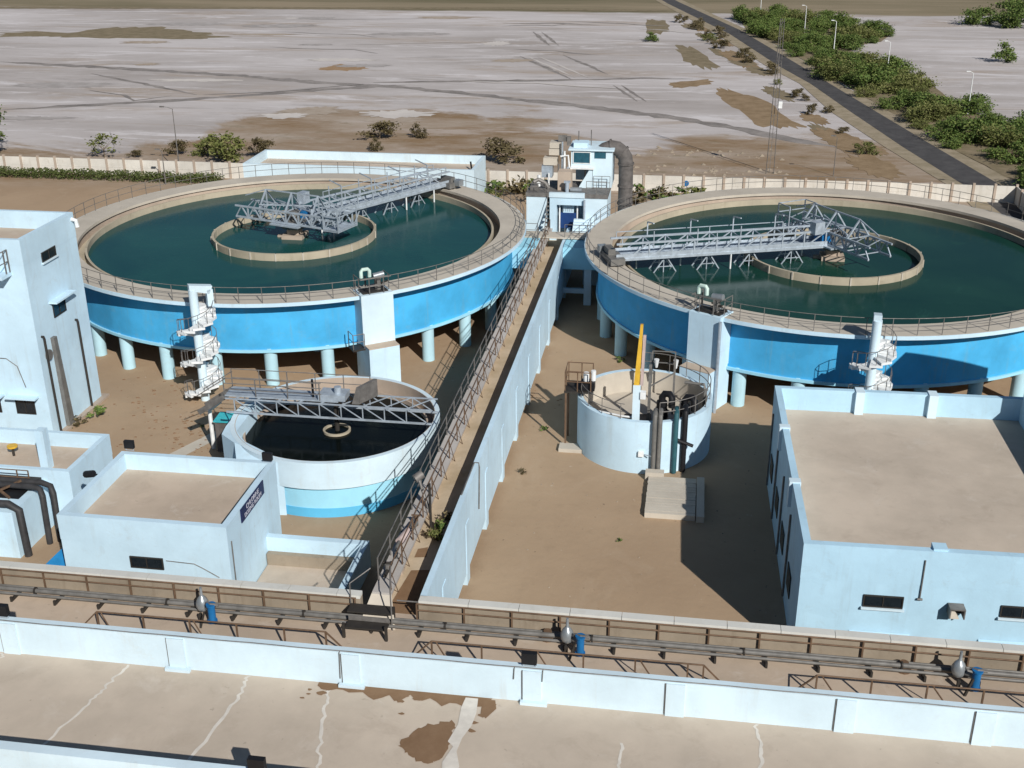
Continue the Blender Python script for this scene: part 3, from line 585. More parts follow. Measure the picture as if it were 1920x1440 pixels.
M().hexa([(-11.7,36.25,3.58),(-10.25,36.25,3.58),(-10.6,37.3,3.58),(-11.36,37.3,3.58)], [(-11.7,36.25,3.62),(-10.25,36.25,3.62),(-10.62,37.3,4.6),(-11.36,37.3,4.6)]).build('end_ramp', 'pale_concrete', CH)
M().tube([(-9.4,45.3,4.62),(-9.4,48.5,4.62),(-9.2,48.5,4.62),(-9.16,48.5,4.4),(-9.16,48.2,2.3)], .035, 6).build('cable_conduit', 'rail_grey', CH)
M().bar((-9.1,39.0,3.0),(-9.1,39.0,1.8),.06).build('cable_conduit', 'rail_grey', CH)
# branch troughs to the tanks, columns below
M().hexa([(-13.4,83.6,3.0),(-11.2,83.6,3.0),(-11.2,87,3.0),(-13.1,87,3.0)], [(-13.4,83.6,4.65),(-11.2,83.6,4.65),(-11.2,87,4.65),(-13.1,87,4.65)]).build('branch_trough', 'pale_cyan', CH)
M().hexa([(-9.2,84.2,2.9),(-6.6,84.2,2.9),(-6.6,87,2.9),(-9.2,87,2.9)], [(-9.2,84.2,4.6),(-6.6,84.2,4.6),(-6.6,87,4.6),(-9.2,87,4.6)]).build('branch_trough', 'pale_cyan', CH)
M().box(-7.6,84.4,0,-7.05,84.95,2.9).box(-9.4,84.5,.9,-7.6,84.8,1.25).build('trough_column', 'white_blue', CH)
M().box(-13.3,86.2,4.66,-6.5,87.7,4.78).build('cross_bridge', 'pale_concrete', CH)
railing(CH, [(-13.2,86.25,4.78),(-11.4,86.25,4.78)], 1., .9, 'rail_grey', .045); railing(CH, [(-9.3,86.25,4.78),(-7,86.25,4.78)], 1., 1.1, 'rail_grey', .045)
for i in range(5): M().box(-8.9,87.75+.3*i,4.66,-7.1,88.05+.3*i,4.82+.16*i).build('step', 'white_paint', CH)
M().poly([(-10.9,37.3,3.63),(-9.5,37.3,3.63),(-9.55,40.6,3.63),(-10.6,40.4,3.63)]).build('wet_patch', 'mud', CH)
M().poly([(-10.7,41.4,3.628),(-10.2,41.5,3.628),(-10.3,42.3,3.628),(-10.7,42.1,3.628)]).build('wet_patch', 'mud', CH)
fl = thing('floodlight_post', 'bent floodlight post with round grey lamp over the front of the channel', 'floodlight', (-10.75,44.2,4.6))
M().tube([(-10.5,43.8,3.6),(-10.5,43.8,5.9)], .06, 8).build('post', 'steel_dark', fl); M().tube([(-10.5,43.8,4.4),(-11.0,44.3,5.5),(-11.15,44.5,5.8)], .07, 8).build('arm', 'rail_grey', fl)
M().tube([(-11.3,44.4,5.75),(-11.0,44.65,5.9)], .2, 12).build('lamp_head', 'rail_grey', fl, True)
pu = thing('channel_pump', 'small rusty pump set and valves on the front of the channel walkway', 'pump', (-10.95,41.2,4.6))
M().tube([(-11.1,40.6,4.85),(-10.9,41.5,4.85)], .18, 10).build('pump_body', 'pinkish', pu, True); M().tube([(-10.9,41.5,4.85),(-10.8,42.2,4.85)], .15, 10).build('motor', 'pipe_grey', pu, True)
M().tube([(-11.1,40.6,4.85),(-11.1,40.2,4.85),(-11.0,39.6,4.7)], .07, 8).build('pipe', 'pipe_grey', pu); M().cyl(-10.8,42.4,4.6,5.1,.09,8).tube([(-11,42.4,5.1),(-10.6,42.4,5.1)],.04,6).build('valve', 'rail_brown', pu)
pu = thing('drain_valve', 'small dark valve near the ramp end of the channel walkway', 'valve', (-11.15,38.6,4.6))
M().cyl(-11.1,38.7,4.6,4.95,.13,10).build('valve_body', 'pipe_grey', pu); M().tube([(-11.3,38.7,5.0),(-10.9,38.7,5.0)],.05,6).tube([(-11.1,38.2,4.7),(-11.1,39.2,4.7)],.08,8).build('pipe', 'steel_dark', pu)
for i, (x, y, s, k) in enumerate([(-10.1,43.4,.9,0),(-9.95,42.7,.8,1),(-10.3,42.9,.7,2),(-9.95,44.4,.7,2)]):
    inst('weed_clump', WEED[k], None, (x,y,3.62), i, label='dark weed clump growing in the dry channel bed near its front end', cat='weeds', group='weeds in the channel').scale = (s*.7,s,s)
# ------------------------------------------------------------------ inlet block
IB = thing('inlet_block', 'white concrete inlet block with twin piers at the head of the channel', 'inlet structure', (-9.4,91,0))
M().box(-12.7,89.3,-.05,-11.1,93.5,7.1).build('pier', 'white_paint', IB); M().box(-8.15,89.3,-.05,-6.35,93.5,7.1).build('pier', 'white_paint', IB)
M().box(-10.85,89.3,-.05,-10.3,93.5,7.1).box(-10.3,89.3,6.5,-8.15,93.5,7.1).box(-10.3,91.2,3.35,-8.15,93.5,6.5).build('headwall', 'white_blue', IB)
M().box(-12.75,89.25,7.1,-6.3,93.6,7.42).build('deck_slab', 'rail_grey', IB); M().box(-10.9,89.22,7.1,-8.1,89.6,7.45).build('lintel', 'white_paint', IB)
M().cyl(-8.1,89.1,4.7,7.0,.09,8).build('standpipe', 'galv', IB)
railing(IB, [(-8.0,89.4,7.42),(-6.45,89.4,7.42)], 1., .8, 'rail_grey', .04); railing(IB, [(-12.6,89.4,7.42),(-11.2,89.4,7.42)], .7, .8, 'rail_grey', .04)
stp = M()
for i in range(9): stp.box(-11.08,87.9+.22*i,4.7+.27*i,-10.88,88.12+.22*i,4.78+.27*i)
stp.build('stair_treads', 'rail_grey', IB); M().bar((-11.08,87.9,4.7),(-11.08,90,7.2),.05,.14).bar((-11.0,87.9,5.6),(-11.0,89.8,8.1),.04).build('stair_string', 'rail_grey', IB)
sg = thing('sluice_gate', 'dark blue sluice gate with a white upper board inside the inlet block', 'sluice gate', (-9.5,89.9,4))
box('gate_leaf', (-10.05,89.8,4.5,-8.75,89.95,5.75), 'gate_blue', sg); box('upper_board', (-9.85,89.85,5.75,-9.0,89.95,6.45), 'white_blue', sg)
M().bar((-10.1,89.78,4.2),(-10.1,89.78,7.4),.1).bar((-8.7,89.78,4.2),(-8.7,89.78,7.4),.1).build('guides', 'white_plain', sg)
mm = M()
for i in range(5): mm.box(-9.8+.16*i,89.83,5.85,-9.76+.16*i,89.85,6.35)
mm.build('board_slots', 'rail_grey', sg)
UR = thing('control_room', 'small white control room on the inlet block with a blue window', 'building', (-7.9,92.6,7.42))
M().box(-9.45,91.6,9.0,-6.2,94.6,10.35).box(-7.7,91.6,7.42,-6.2,94.6,9.0).box(-9.3,94.0,7.42,-7.7,94.5,9.0).build('wall', 'white_paint', UR)
M().box(-9.65,91.4,10.35,-6.05,94.8,10.47).build('roof', 'white_paint', UR); M().box(-9.5,91.3,8.9,-7.6,91.6,9.02).build('ledge', 'white_plain', UR)
f = M().box(-9.25,91.57,9.35,-7.95,91.6,10.2).build('window', 'blue_glass', UR); M().box(-9.3,91.54,10.18,-7.9,91.59,10.24).box(-9.3,91.54,9.3,-7.9,91.59,9.36).box(-9.3,91.54,9.36,-9.24,91.59,10.18).box(-7.96,91.54,9.36,-7.9,91.59,10.18).build('frame', 'white_plain', f)
M().box(-7.6,91.57,9.75,-6.7,91.6,10.25).build('window', 'blue_glass', UR); M().box(-9.3,92,10.47,-8.2,93.2,10.85).build('roof_hatch', 'white_blue', UR)
M().tube([(-8.3,91.5,8.0),(-8.3,91.5,8.85),(-8.15,91.5,8.95),(-7.85,91.5,8.95),(-7.75,91.5,8.85),(-7.75,91.5,7.45)], .05, 6).build('vent_pipe', 'steel_dark', UR)
M().hexa([(-8.8,91.3,7.42),(-7.72,91.3,7.42),(-7.72,92,7.42),(-8.8,92,7.42)], [(-8.0,91.3,8.8),(-7.72,91.3,8.8),(-7.72,92,8.8),(-8.0,92,8.8)]).build('buttress', 'white_paint', UR)
for x, z in ((-9.0,11.6),(-8.0,11.7)): M().cyl(x,93,10.47,z,.04,6).build('antenna', 'rail_grey', UR)
railing(UR, [(-7.6,91.2,7.42),(-6.3,91.2,7.42)], 1., .65, 'rail_grey', .04)
BP = thing('intake_pipe', 'huge dark grey pipe arching down beside the inlet control room', 'pipe', (-5.2,93,0))
pts = [(-7.0,93,9.4)]+[(-6.35-1.1*math.cos(a),93,9.45+1.1*math.sin(a)) for a in [PI*i/10 for i in range(4,11)]][:0]
pts = [(-7.2,92.9,9.9),(-6.85,92.9,10.2),(-6.4,92.9,10.38),(-5.9,92.9,10.3),(-5.5,92.9,10.0),(-5.25,92.9,9.6),(-5.18,92.9,9.1),(-5.15,92.9,7.6),(-5.15,92.9,3.0),(-5.15,92.9,-.1)]
M().tube(pts, .58, 20).build('bend', 'pipe_big', BP, True)
fj = M().ring(0,0,.57,.66,-.07,.07,20).mesh('flange', 'pipe_big')
for z in (7.3,5.9): inst('flange', fj, BP, (-5.15,92.9,z))
for i in (2,4,6):
    o = inst('flange', fj, BP, pts[i]); d = (Vector(pts[i+1])-Vector(pts[i-1])).normalized(); o.rotation_euler = d.to_track_quat('Z','Y').to_euler()
EQ = thing('aerator_stack', 'stack of grey green boxes and pipework on the left of the inlet block', 'machinery', (-11,92.5,7.42))
for b, mt in (((-11.3,92.3,9.75,-10.3,93.5,10.25),'pale_concrete'),((-11.25,92.3,10.3,-10.35,93.4,10.75),'pale_concrete'),((-11.8,91.6,8.1,-10.95,92.6,9.0),'galv'),((-11.7,91.8,9.05,-10.6,92.8,9.6),'pale_concrete'),((-12.5,90,7.42,-11.9,90.8,7.75),'rail_grey')): box('cabinet', b, mt, EQ)
for i, (x, z) in enumerate(((-10.2,10.9),(-10.0,10.2),(-10.45,9.2),(-9.7,9.0),(-11.2,8.5))): M().tube([(x,92-.15*i,7.42),(x,92-.15*i,z)], .07+.02*(i%2), 8).build('standpipe', ('galv','white_plain','rail_grey')[i%3], EQ)
M().tube([(-10.3,91.7,9.8),(-9.7,91.7,9.9),(-9.6,91.7,9.0),(-9.6,91.7,8.0)], .08, 8).build('pipe', 'white_plain', EQ); M().tube([(-12.3,90.4,8.0),(-11.9,90.6,8.15),(-11.4,90.6,7.9),(-11.1,90.6,7.5)], .17, 8).build('pipe', 'rail_grey', EQ, True)
M().cyl(-11.9,90.7,7.6,8.5,.13,8).box(-12.2,90.5,7.9,-11.7,90.9,8.1).build('valve', 'white_plain', EQ); box('tank_box', (-10.35,90.3,7.42,-9.3,91.4,8.9), 'concrete', EQ)
M().cyl(-9.55,89.8,7.42,8.2,.16,10).box(-9.8,89.7,8.15,-9.3,89.95,8.3).build('gate_stem', 'galv', EQ); M().tube([(-9.3,89.9,7.6),(-8.4,89.9,7.6)], .2, 10).build('gate_drum', 'silver', EQ, True)
M().box(-9.9,92.5,10.5,-9.6,92.8,11.2).box(-10.6,92.6,10.8,-9.9,92.7,11.3).build('pulley', 'rail_grey', EQ)
# ------------------------------------------------------------------ low white building behind the left tank
LB = thing('low_building', 'long low white flat roofed building behind the left tank', 'building', (-32.8,113,0))
room(LB, -44.4, 110.6, -20.9, 117.2, 4.05, 3.2, 'white_paint', 'roof_tan', .3)
box('vent_pipe', (-39.5,110.9,3.2,-39.2,111.2,3.75), 'black', LB); box('roof_duct', (-28,112.5,3.2,-25.4,113.1,3.45), 'rail_grey', LB)
M().tube([(-22.4,110.5,2.1),(-22.4,110.3,2.4),(-22.3,110.3,2.8)], .16, 8).build('lamp', 'black', LB); M().bar((-22.0,114.8,3.9),(-21.8,114.2,3.4),.16).build('roof_spout', 'black', LB)
window(LB, 'S', -34,-32.2,1.2,2.3,110.588); window(LB, 'S', -40.5,-38.8,1.2,2.3,110.588)
# ------------------------------------------------------------------ tall building on the left
TB = thing('tall_building', 'tall pale blue building at the left edge with a flat parapet roof', 'building', (-41,60,0))
xr, yf, yb = -36.1, 56.9, 62.8
room(TB, -52, yf, xr, yb, 12.05, 11.0, 'white_blue', 'roof_sand', .25, 0, 'white_blue')
window(TB, 'E', 58.75,60.3,10.18,10.75,xr,2); 
w = window(TB, 'E', 59.0,60.4,6.75,7.6,xr,2,sill=False); box('sunshade', (xr,58.7,7.72,xr+.5,61.0,7.82), 'white_blue', TB)
for a, b, nm in ((-38.15,-36.95,2),(-40.3,-39.1,2)):
    window(TB, 'S', a,b,1.5,2.42,yf,nm,sill=False); box('sunshade', (a-.35,yf-.5,2.58,b+.35,yf,2.68), 'white_blue', TB)
box('balcony', (-40.5,55.9,10.0,-36.9,yf,10.18), 'white_blue', TB); railing(TB, [(-40.4,55.95,10.18),(-36.95,55.95,10.18),(-36.95,56.85,10.18)], 1.3, .8, 'rail_grey', .06)
for y0, z0, z1 in ((57.4,6.2,.2),(61.2,5.85,-.05)):
    M().tube([(xr-.05,y0,z0),(xr+.12,y0,z0),(xr+.14,y0+.02,z0-.15),(xr+.14,y0+.1,z1)], .075, 8).build('drain_pipe', 'steel_dark', TB)
M().hexa([(xr,58.35,.1),(xr+.25,58.35,.1),(xr+.25,58.95,.1),(xr,58.95,.1)], [(xr,58.25,5.8),(xr+.22,58.25,5.8),(xr+.22,58.6,5.8),(xr,58.6,5.8)]).build('flue_duct', 'pipe_grey', TB)
M().tube([(xr,57.75,4.95),(xr+.12,57.75,4.95)], .32, 18).build('exhaust_fan', 'rail_grey', TB)
box('plinth', (xr-.3,56.6,-.05,xr+.35,63.2,.14), 'concrete', TB); M().tube([(xr,62.5,11.7),(xr+.25,62.6,11.6),(xr+.3,62.6,11.2)], .12, 8).build('wall_lamp', 'white_plain', TB)
cv = M(); cv.tube([(-42,yf-.03,5.0),(-38.2,yf-.03,4.95),(-37.6,yf-.03,4.5),(-37.3,yf-.03,3.2)], .025, 5); cv.build('cable', 'rail_grey', TB)
# annex buildings and pipework in front of it
AX = thing('annex_building', 'small pale blue annex with open topped parapet below the tall left building', 'building', (-32.6,49.8,0))
room(AX, -36.5, 47.6, -29.75, 51.9, 3.1, 2.3, 'white_blue', 'roof_sand', .25)
box('roof_pillar', (-32.15,49.0,2.3,-31.7,49.5,4.5), 'white_blue', AX)
for x, y in ((-36.0,50.4),(-34.4,50.3)):
    v = thing('handwheel_valve', 'yellow handwheel valve on the annex roof, '+('at the left edge of the photo' if x < -35 else 'next to the white pillar'), 'valve', (x,y,2.3))
    M().cyl(x,y,2.3,2.8,.07,8).build('stem', 'steel_dark', v); M().tube([(x,y,2.8),(x,y,2.9)], .27, 14).build('handwheel', 'yellow', v)
CW = thing('chemical_tank', 'white walled open tank with dark pipes at the lower left edge', 'tank', (-31.5,43.5,0))
M().box(-38,44.3,-.05,-31.0,47.55,2.5).build('block', 'white_blue', CW); M().box(-40,39.6,-.05,-33.0,44.29,3.3).build('block', 'white_blue', CW)
M().box(-34.6,45.6,2.5,-31.4,46.5,2.52).build('pit_opening', 'black', CW); M().box(-34.4,46.55,2.5,-31.2,47.45,2.75).build('service_deck', 'steel_dark', CW)
railing(CW, [(-34.3,46.6,2.75),(-31.3,46.6,2.75)], .8, 1.2, 'rail_brown', .05); railing(CW, [(-34.8,42.5,3.3),(-33.1,42.5,3.3),(-33.1,43.8,3.3)], .9, .7, 'rail_grey', .05)
M().bar((-33.6,46.4,3.1),(-31.8,45.5,2.6),.1).build('brace', 'rail_brown', CW); M().bar((-31.6,46.4,3.1),(-33.0,45.5,2.6),.1).build('brace', 'rail_brown', CW)
for i, (pts, lab) in enumerate([([(-33.6,46.2,2.9),(-30.9,46.2,2.9),(-30.5,46.1,2.85),(-30.3,45.9,2.6),(-30.3,45.8,0)],'dark pipe bending down beside the small white building, left of its twin'),([(-33.6,46.5,3.0),(-30.6,46.5,3.0),(-30.1,46.4,2.9),(-29.9,46.2,2.6),(-29.9,46.1,0)],'dark pipe bending down beside the small white building, right of its twin'),
      ([(-32.6,44.6,2.75),(-31.3,44.6,2.8),(-30.8,44.6,2.5),(-30.75,44.6,0)],'fat dark pipe dropping down the white tank wall at lower left'),([(-35.0,41.2,3.6),(-33.2,41.2,3.6),(-32.75,41.2,3.2),(-32.7,41.2,0)],'dark curved pipe at the far lower left edge')]):
    M().tube(pts, .15 if i < 2 else .19, 10).build('process_pipe', 'pipe_dark', None, True, at=pts[-1], label=lab, cat='pipe')
bs = thing('blue_shelter', 'bright blue sloping sheet roof wedged behind the small white building', 'shelter', (-28.6,43.2,0))
M().hexa([(-29.0,42.6,.5),(-27.0,42.6,.5),(-27.0,44.4,1.5),(-27.9,44.4,1.5)], [(-29.0,42.6,.56),(-27.0,42.6,.56),(-27.0,44.4,1.56),(-27.9,44.4,1.56)]).build('roof_sheet', 'roof_blue', bs); M().bar((-28.6,42.8,0),(-28.6,42.8,.55),.08).build('post', 'steel_dark', bs); M().bar((-27.2,44.2,0),(-27.2,44.2,1.4),.08).build('post', 'steel_dark', bs)
# ------------------------------------------------------------------ small sign building
SB = thing('sign_building', 'small white flat roofed building with a navy sign on its right wall', 'building', (-22.9,44.4,0))
room(SB, -26.75, 41.3, -18.95, 47.6, 4.45, 3.62, 'white_blue', 'roof_sand', .28, 0, 'white_blue')
window(SB, 'S', -23.6,-22.05,2.06,2.64,41.288,2,sill=False)
b = box('sign_board', (-18.93,42.9,3.75,-18.88,45.75,4.42), 'navy', SB)
def text(s, size, x, y0, z, parent, mat='letter'):
    c = bpy.data.curves.new('txt','FONT'); c.body = s; c.size = size; c.align_x = 'CENTER'; c.extrude = .004
    o = bpy.data.objects.new('tmp', c); COL.objects.link(o); dg = bpy.context.evaluated_depsgraph_get(); me = bpy.data.meshes.new_from_object(o.evaluated_get(dg)); bpy.data.objects.remove(o)
    me.transform(Matrix(((0,0,1,0),(1,0,0,0),(0,1,0,0),(0,0,0,1)))); me.materials.clear(); me.materials.append(MATS[mat]); return inst('lettering', me, parent, (x,y0,z))
text('CHLORINE', .33, -18.872, 44.3, 4.13, b); text('DOSING ROOM', .3, -18.872, 44.3, 3.84, b)
M().tube([(-18.9,41.6,3.6),(-18.9,41.6,1.4)], .03, 6).build('drain_pipe', 'rail_grey', SB)
M().tube([(-21.9,41.26,2.55),(-20.6,41.26,2.5),(-20.2,41.26,2.3),(-19.5,41.26,1.9)], .02, 5).build('cable', 'rail_grey', SB)
def flood(x, y, z, d, label):
    t = thing('floodlight', label, 'floodlight', (x,y,z)); dx, dy = d
    M().box(x-.24,y-.09,z+.12,x+.24,y+.09,z+.52).build('lamp_head', 'black', t); M().tube([(x-.2,y,z+.3),(x-.2,y,z),(x+.2,y,z),(x+.2,y,z+.3)], .025, 5).build('bracket', 'galv', t); return t
flood(-26.4,47.75,4.45,(0,1),'black floodlight on the back left corner of the small sign building'); flood(-19.25,47.45,4.45,(0,1),'black floodlight on the back right corner of the small sign building')
t = thing('wall_lamp', 'black lamp sticking out of the left wall of the small sign building', 'lamp', (-26.8,46,4)); M().tube([(-26.75,45.3,4.3),(-27.1,45.4,4.3)], .05, 6).build('arm', 'black', t); M().tube([(-27.1,45.35,4.35),(-27.6,45.5,4.2)], .17, 10).build('lamp_head', 'black', t)
EN = thing('open_sump', 'low open topped concrete sump between the small sign building and the channel', 'sump', (-16.2,43.8,0))
M().box(-18.95,45.6,-.05,-14.0,45.95,1.45).box(-14.3,41.0,-.05,-14.0,45.6,1.45).box(-18.9,40.7,-.05,-14.0,41.0,1.45).build('wall', 'white_blue', EN); M().box(-18.9,41.0,-.04,-14.3,45.6,.1).build('floor', 'roof_tan', EN)
M().box(-18.9,45.3,.1,-14.3,45.6,.7).build('step', 'raw_wall', EN)
# ------------------------------------------------------------------ thickener tank
cx, cy = -18.4, 55.6
TH = thing('thickener_tank', 'medium round white tank with dark water beside the channel, crossed by a steel bridge', 'water tank', (cx,cy,0))
M().ring(cx,cy,5.4,5.66,1.72,3.2,96).build('upper_wall', 'white_paint', TH, True); M().ring(cx,cy,5.1,5.45,.5,1.74,96).build('lower_wall', 'pale_cyan', TH, True); M().ring(cx,cy,5.1,5.475,-.05,.52,96).build('base_band', 'deep_blue', TH, True)
M().ring(cx,cy,4.92,5.02,1.2,2.55,96).build('weir_wall', 'concrete', TH, True); M().ring(cx,cy,5.02,5.37,1.9,2.2,96).build('launder_floor', 'concrete', TH, True)
M().ring(cx,cy,5.37,5.4,1.9,3.19,96).build('inner_lining', 'concrete', TH, True)
M().poly([(p[0],p[1],2.3) for p in arc(cx,cy,4.95,0,0,2*PI,64)[:-1]]).build('water', 'water_black', kind='structure')
M().ring(cx,cy,.65,.76,2.1,2.42,24).build('feed_well', 'ring_concrete', TH, True)
M().prism([(-23.3,57.6),(-24.0,57.6),(-23.9,53.6),(-23.75,52.6),(-22.7,51.7),(-22.2,51.9),(-23.1,53.1)], -.05, 3.18).build('side_trough', 'white_blue', TH)
M().hexa([(-22.7,51.7,-.05),(-21.9,49.9,-.05),(-19.6,50.15,-.05),(-22.2,51.9,-.05)], [(-22.7,51.7,3.18),(-21.9,49.9,1.9),(-19.6,50.15,3.18),(-22.2,51.9,3.18)]).build('side_trough', 'white_blue', TH)
tb = thing('thickener_bridge', 'steel walkway bridge with railings across the thickener tank', 'bridge', (-18.4,55.7,3.2))
for y in (55.0,56.5): M().bar((-24.4,y,3.35),(-12.9,y,3.35),.08,.1).build('bottom_chord', 'galv', tb); 
for y in (55.0,56.5): M().bar((-24.4 if y < 56 else -24.4,y,4.15),(-12.9,y,4.15),.07).build('top_chord', 'galv', tb)
bay = M()
for y in (55.0,56.5): bay.bar((0,y,3.35),(0,y,4.15),.05).bar((0,y,4.15),(1.2,y,3.35),.045)
bay.bar((0,55,4.15),(1.15,56.5,4.15),.05); bmx = bay.mesh('truss_bay', 'galv')
for i in range(9): inst('truss_bay', bmx, tb, (-23.9+1.2*i,0,0))
M().box(-24.5,55.2,4.18,-18.1,56.4,4.26).build('walkway_plate', 'galv', tb)
railing(tb, [(-24.5,55.2,4.26),(-19.0,55.2,4.26)], 1.0, 1.8, 'rail_grey', .05, (.35,.7)); railing(tb, [(-24.5,56.4,4.26),(-18.6,56.4,4.26),(-16.6,56.4,4.26)], 1.05, 1.6, 'rail_grey', .045)
M().box(-19.2,55.2,4.26,-17.7,56.2,4.6).build('drive_box', 'galv', tb); M().cyl(-18.2,55.6,4.6,4.95,.2,12).build('gear_motor', 'galv', tb); M().hexa([(-17.3,55.1,4.2),(-16.9,55.1,4.2),(-16.2,56.4,4.2),(-16.6,56.4,4.2)], [(-17.0,55.1,5.2),(-16.8,55.1,5.2),(-16.2,56.4,5.2),(-16.4,56.4,5.2)]).build('mesh_guard', 'rail_grey', tb)
M().bar((-19.6,55.6,4.26),(-19.6,55.6,5.3),.1).build('lamp_stub', 'black', tb); M().cyl(-18.4,55.7,2.2,4.2,.14,10).build('drive_shaft', 'steel_dark', tb)
M().bar((-26.3,56.6,2.9),(-24.4,56.3,4.2),.08,.3).bar((-26.3,55.6,2.9),(-24.4,55.3,4.2),.08,.3).build('stair', 'rail_grey', tb); M().bar((-26.3,55.6,3.9),(-24.4,55.3,5.2),.05).bar((-26.3,56.6,3.9),(-24.4,56.3,5.2),.05).build('stair_rail', 'rail_grey', tb)
cb = thing('control_kiosk', 'small control kiosk with a turquoise top left of the thickener tank', 'kiosk', (-25.4,57.2,0))
box('cabinet', (-25.9,56.6,-.05,-24.7,57.6,1.9), 'pipe_big', cb); M().hexa([(-25.95,56.5,1.9),(-24.65,56.5,1.9),(-24.65,57.65,2.0),(-25.95,57.65,2.0)], [(-25.95,56.5,1.95),(-24.65,56.5,1.95),(-24.65,57.65,2.05),(-25.95,57.65,2.05)]).build('top', 'turquoise', cb); M().tube([(-26.3,57,0),(-26.3,57,2.4),(-25.6,57,3.0)], .12, 8).build('duct', 'white_plain', cb)
t = thing('junction_box', 'dark box standing on the ground left of the thickener tank', 'box', (-23.3,51.0,0)); box('body', (-23.9,51.0,-.05,-23.2,51.7,.8), 'black', t)
wt = ['between the pump tank and the channel','at the foot of a tank column','near the front upstand wall','on the open sand']
for i, (x, y, s, w) in enumerate([(-7.8,62,.5,0),(-8.3,56.5,.45,0),(-25.8,66.6,.6,1),(-33.4,66.6,.5,1),(-4.6,38.2,.7,2),(1.5,38.4,.5,2),(-2.5,50,.3,3),(-6.5,68,.4,3),(-28,59.5,.35,3),(-4,73.4,.6,1)]):
    inst('weed_tuft', WEED[(i*2)%3], None, (x,y,0), i, label='small weed tuft '+wt[w]+(', smaller' if s < .5 else ''), cat='weeds', group='weed tufts '+wt[w]).scale = (s,s,s*.7)
strip('path', [(-28.6,54.6),(-26.0,60.5)], .9, 'pale_concrete', .02, 0, 4)
# ------------------------------------------------------------------ sump tank with pumps
cx, cy = -1.9, 61.1; RS = 3.8
ST = thing('pump_sump', 'small round white tank with pumps, rails and a yellow crane mast inside', 'tank', (cx,cy,0))
M().ring(cx,cy,RS-.28,RS,-.05,3.1,72).build('wall', 'white_blue', ST, True); M().ring(cx,cy,RS-.3,RS-.28,1.6,3.09,72).build('inner_lining', 'pale_concrete', ST, True); M().cyl(cx,cy,1.5,1.75,RS-.29,48).build('slab', 'pale_concrete', ST)
M().prism([(-3.4,58.9),(-1.4,59.4),(-1.5,61.4),(-3.0,61.2)], 1.75, 1.765).build('pit_opening', 'black', ST); M().prism([(-1.0,58.6),(.6,59),(.3,60.4),(-.9,60)], 1.75, 1.765).build('pit_opening', 'black', ST)
railing(ST, arc(cx,cy,3.65,3.1,R(-75),R(100),30), 1.1, 1.15, 'rail_grey', .045); railing(ST, arc(cx,cy,3.65,3.1,R(-165),R(-105),10), .9, 1.2, 'rail_grey', .04)
M().tube([(-5.0,59.0,2.95),(-3.0,58.3,2.95),(-2.2,58.2,2.95)], .06, 6).build('guide_rail', 'white_plain', ST)
pl = thing('access_platform', 'steel access platform on tall legs left of the small pump tank', 'platform', (-5.8,60.9,0))
M().box(-6.4,60.0,3.4,-4.8,61.6,3.5).build('grating', 'steel_dark', pl)
lg = M().box(-.05,-.05,0,.05,.05,3.4).mesh('leg', 'rail_brown')
for x, y in ((-6.3,60.1),(-6.3,61.5)): inst('leg', lg, pl, (x,y,0))
railing(pl, [(-4.9,60.05,3.5),(-6.35,60.05,3.5),(-6.35,61.55,3.5),(-4.9,61.55,3.5)], 1.15, .75, 'rail_brown', .06)
M().box(-5.5,60.2,3.5,-4.7,60.8,4.0).build('machine_base', 'black', pl); M().cyl(-5.2,60.5,4.0,4.5,.16,10).cyl(-4.8,60.6,4.0,4.6,.14,10).build('motors', 'white_plain', pl)
box('footing', (-6.6,59.3,-.05,-5.0,60.1,.22), 'pale_concrete', pl)
cr = thing('crane_mast', 'tall yellow crane mast on a white post at the rim of the small pump tank', 'crane', (-2.25,58.2,1.7))
box('post', (-2.45,58.0,1.7,-2.05,58.35,4.95), 'white_paint', cr); M().hexa([(-2.42,58.05,4.95),(-2.12,58.05,4.95),(-2.12,58.3,4.95),(-2.42,58.3,4.95)], [(-2.2,58.35,8.3),(-2.05,58.35,8.3),(-2.05,58.55,8.3),(-2.2,58.55,8.3)]).build('yellow_beam', 'yellow', cr); M().bar((-2.0,58.15,4.9),(-1.95,58.45,7.7),.14).build('hoist_rail', 'pinkish', cr); box('winch_box', (-2.05,57.9,4.2,-1.75,58.2,4.6), 'white_plain', cr)
def pump(x, y, label):
    p = thing('submersible_pump', label, 'pump', (x,y,1.75)); M().cyl(x,y,1.75,2.6,.42,14,.34).cyl(x,y,2.6,3.1,.3,12).build('body', 'black', p, True); M().tube([(x,y,3.0),(x,y,3.35),(x+.12,y,3.55),(x+.4,y-.1,3.6),(x+.55,y-.3,3.45),(x+.55,y-.35,2.9)], .2, 10).build('outlet_bend', 'black', p, True); return p
pump(-.9,60.3,'black pump with curved outlet in the small tank, nearer its middle'); pump(.35,60.0,'black pump with curved outlet in the small tank, nearer its right side')
ga = thing('guide_frame', 'tall grey guide frame with two white lamps in the small pump tank', 'frame', (-1.2,61.5,1.75))
M().bar((-1.6,59.5,1.75),(-1.6,59.5,5.6),.16).bar((-.3,61.6,1.75),(-.3,61.6,5.2),.12).bar((-1.6,59.5,4.3),(-.3,61.6,4.3),.06).bar((-1.6,62.8,5.1),(-.3,62.8,5.1),.05).bar((-1.6,62.8,4.4),(-.3,62.8,4.4),.05).bar((-1.6,62.8,3.1),(-1.6,62.8,5.1),.07).bar((-.3,62.8,3.1),(-.3,62.8,5.1),.07).build('frame_bars', 'pipe_grey', ga)
for x in (-1.35,-.25): M().tube([(x,62.3,4.3),(x,62.3,4.8)], [.07,.15], 10).build('lamp', 'white_plain', ga)
M().tube([(.3,62.0,3.6),(1.4,61.8,3.6),(1.45,61.7,3.4),(1.45,61.6,2.0)], .09, 8).build('pipe', 'pipe_grey', ga)
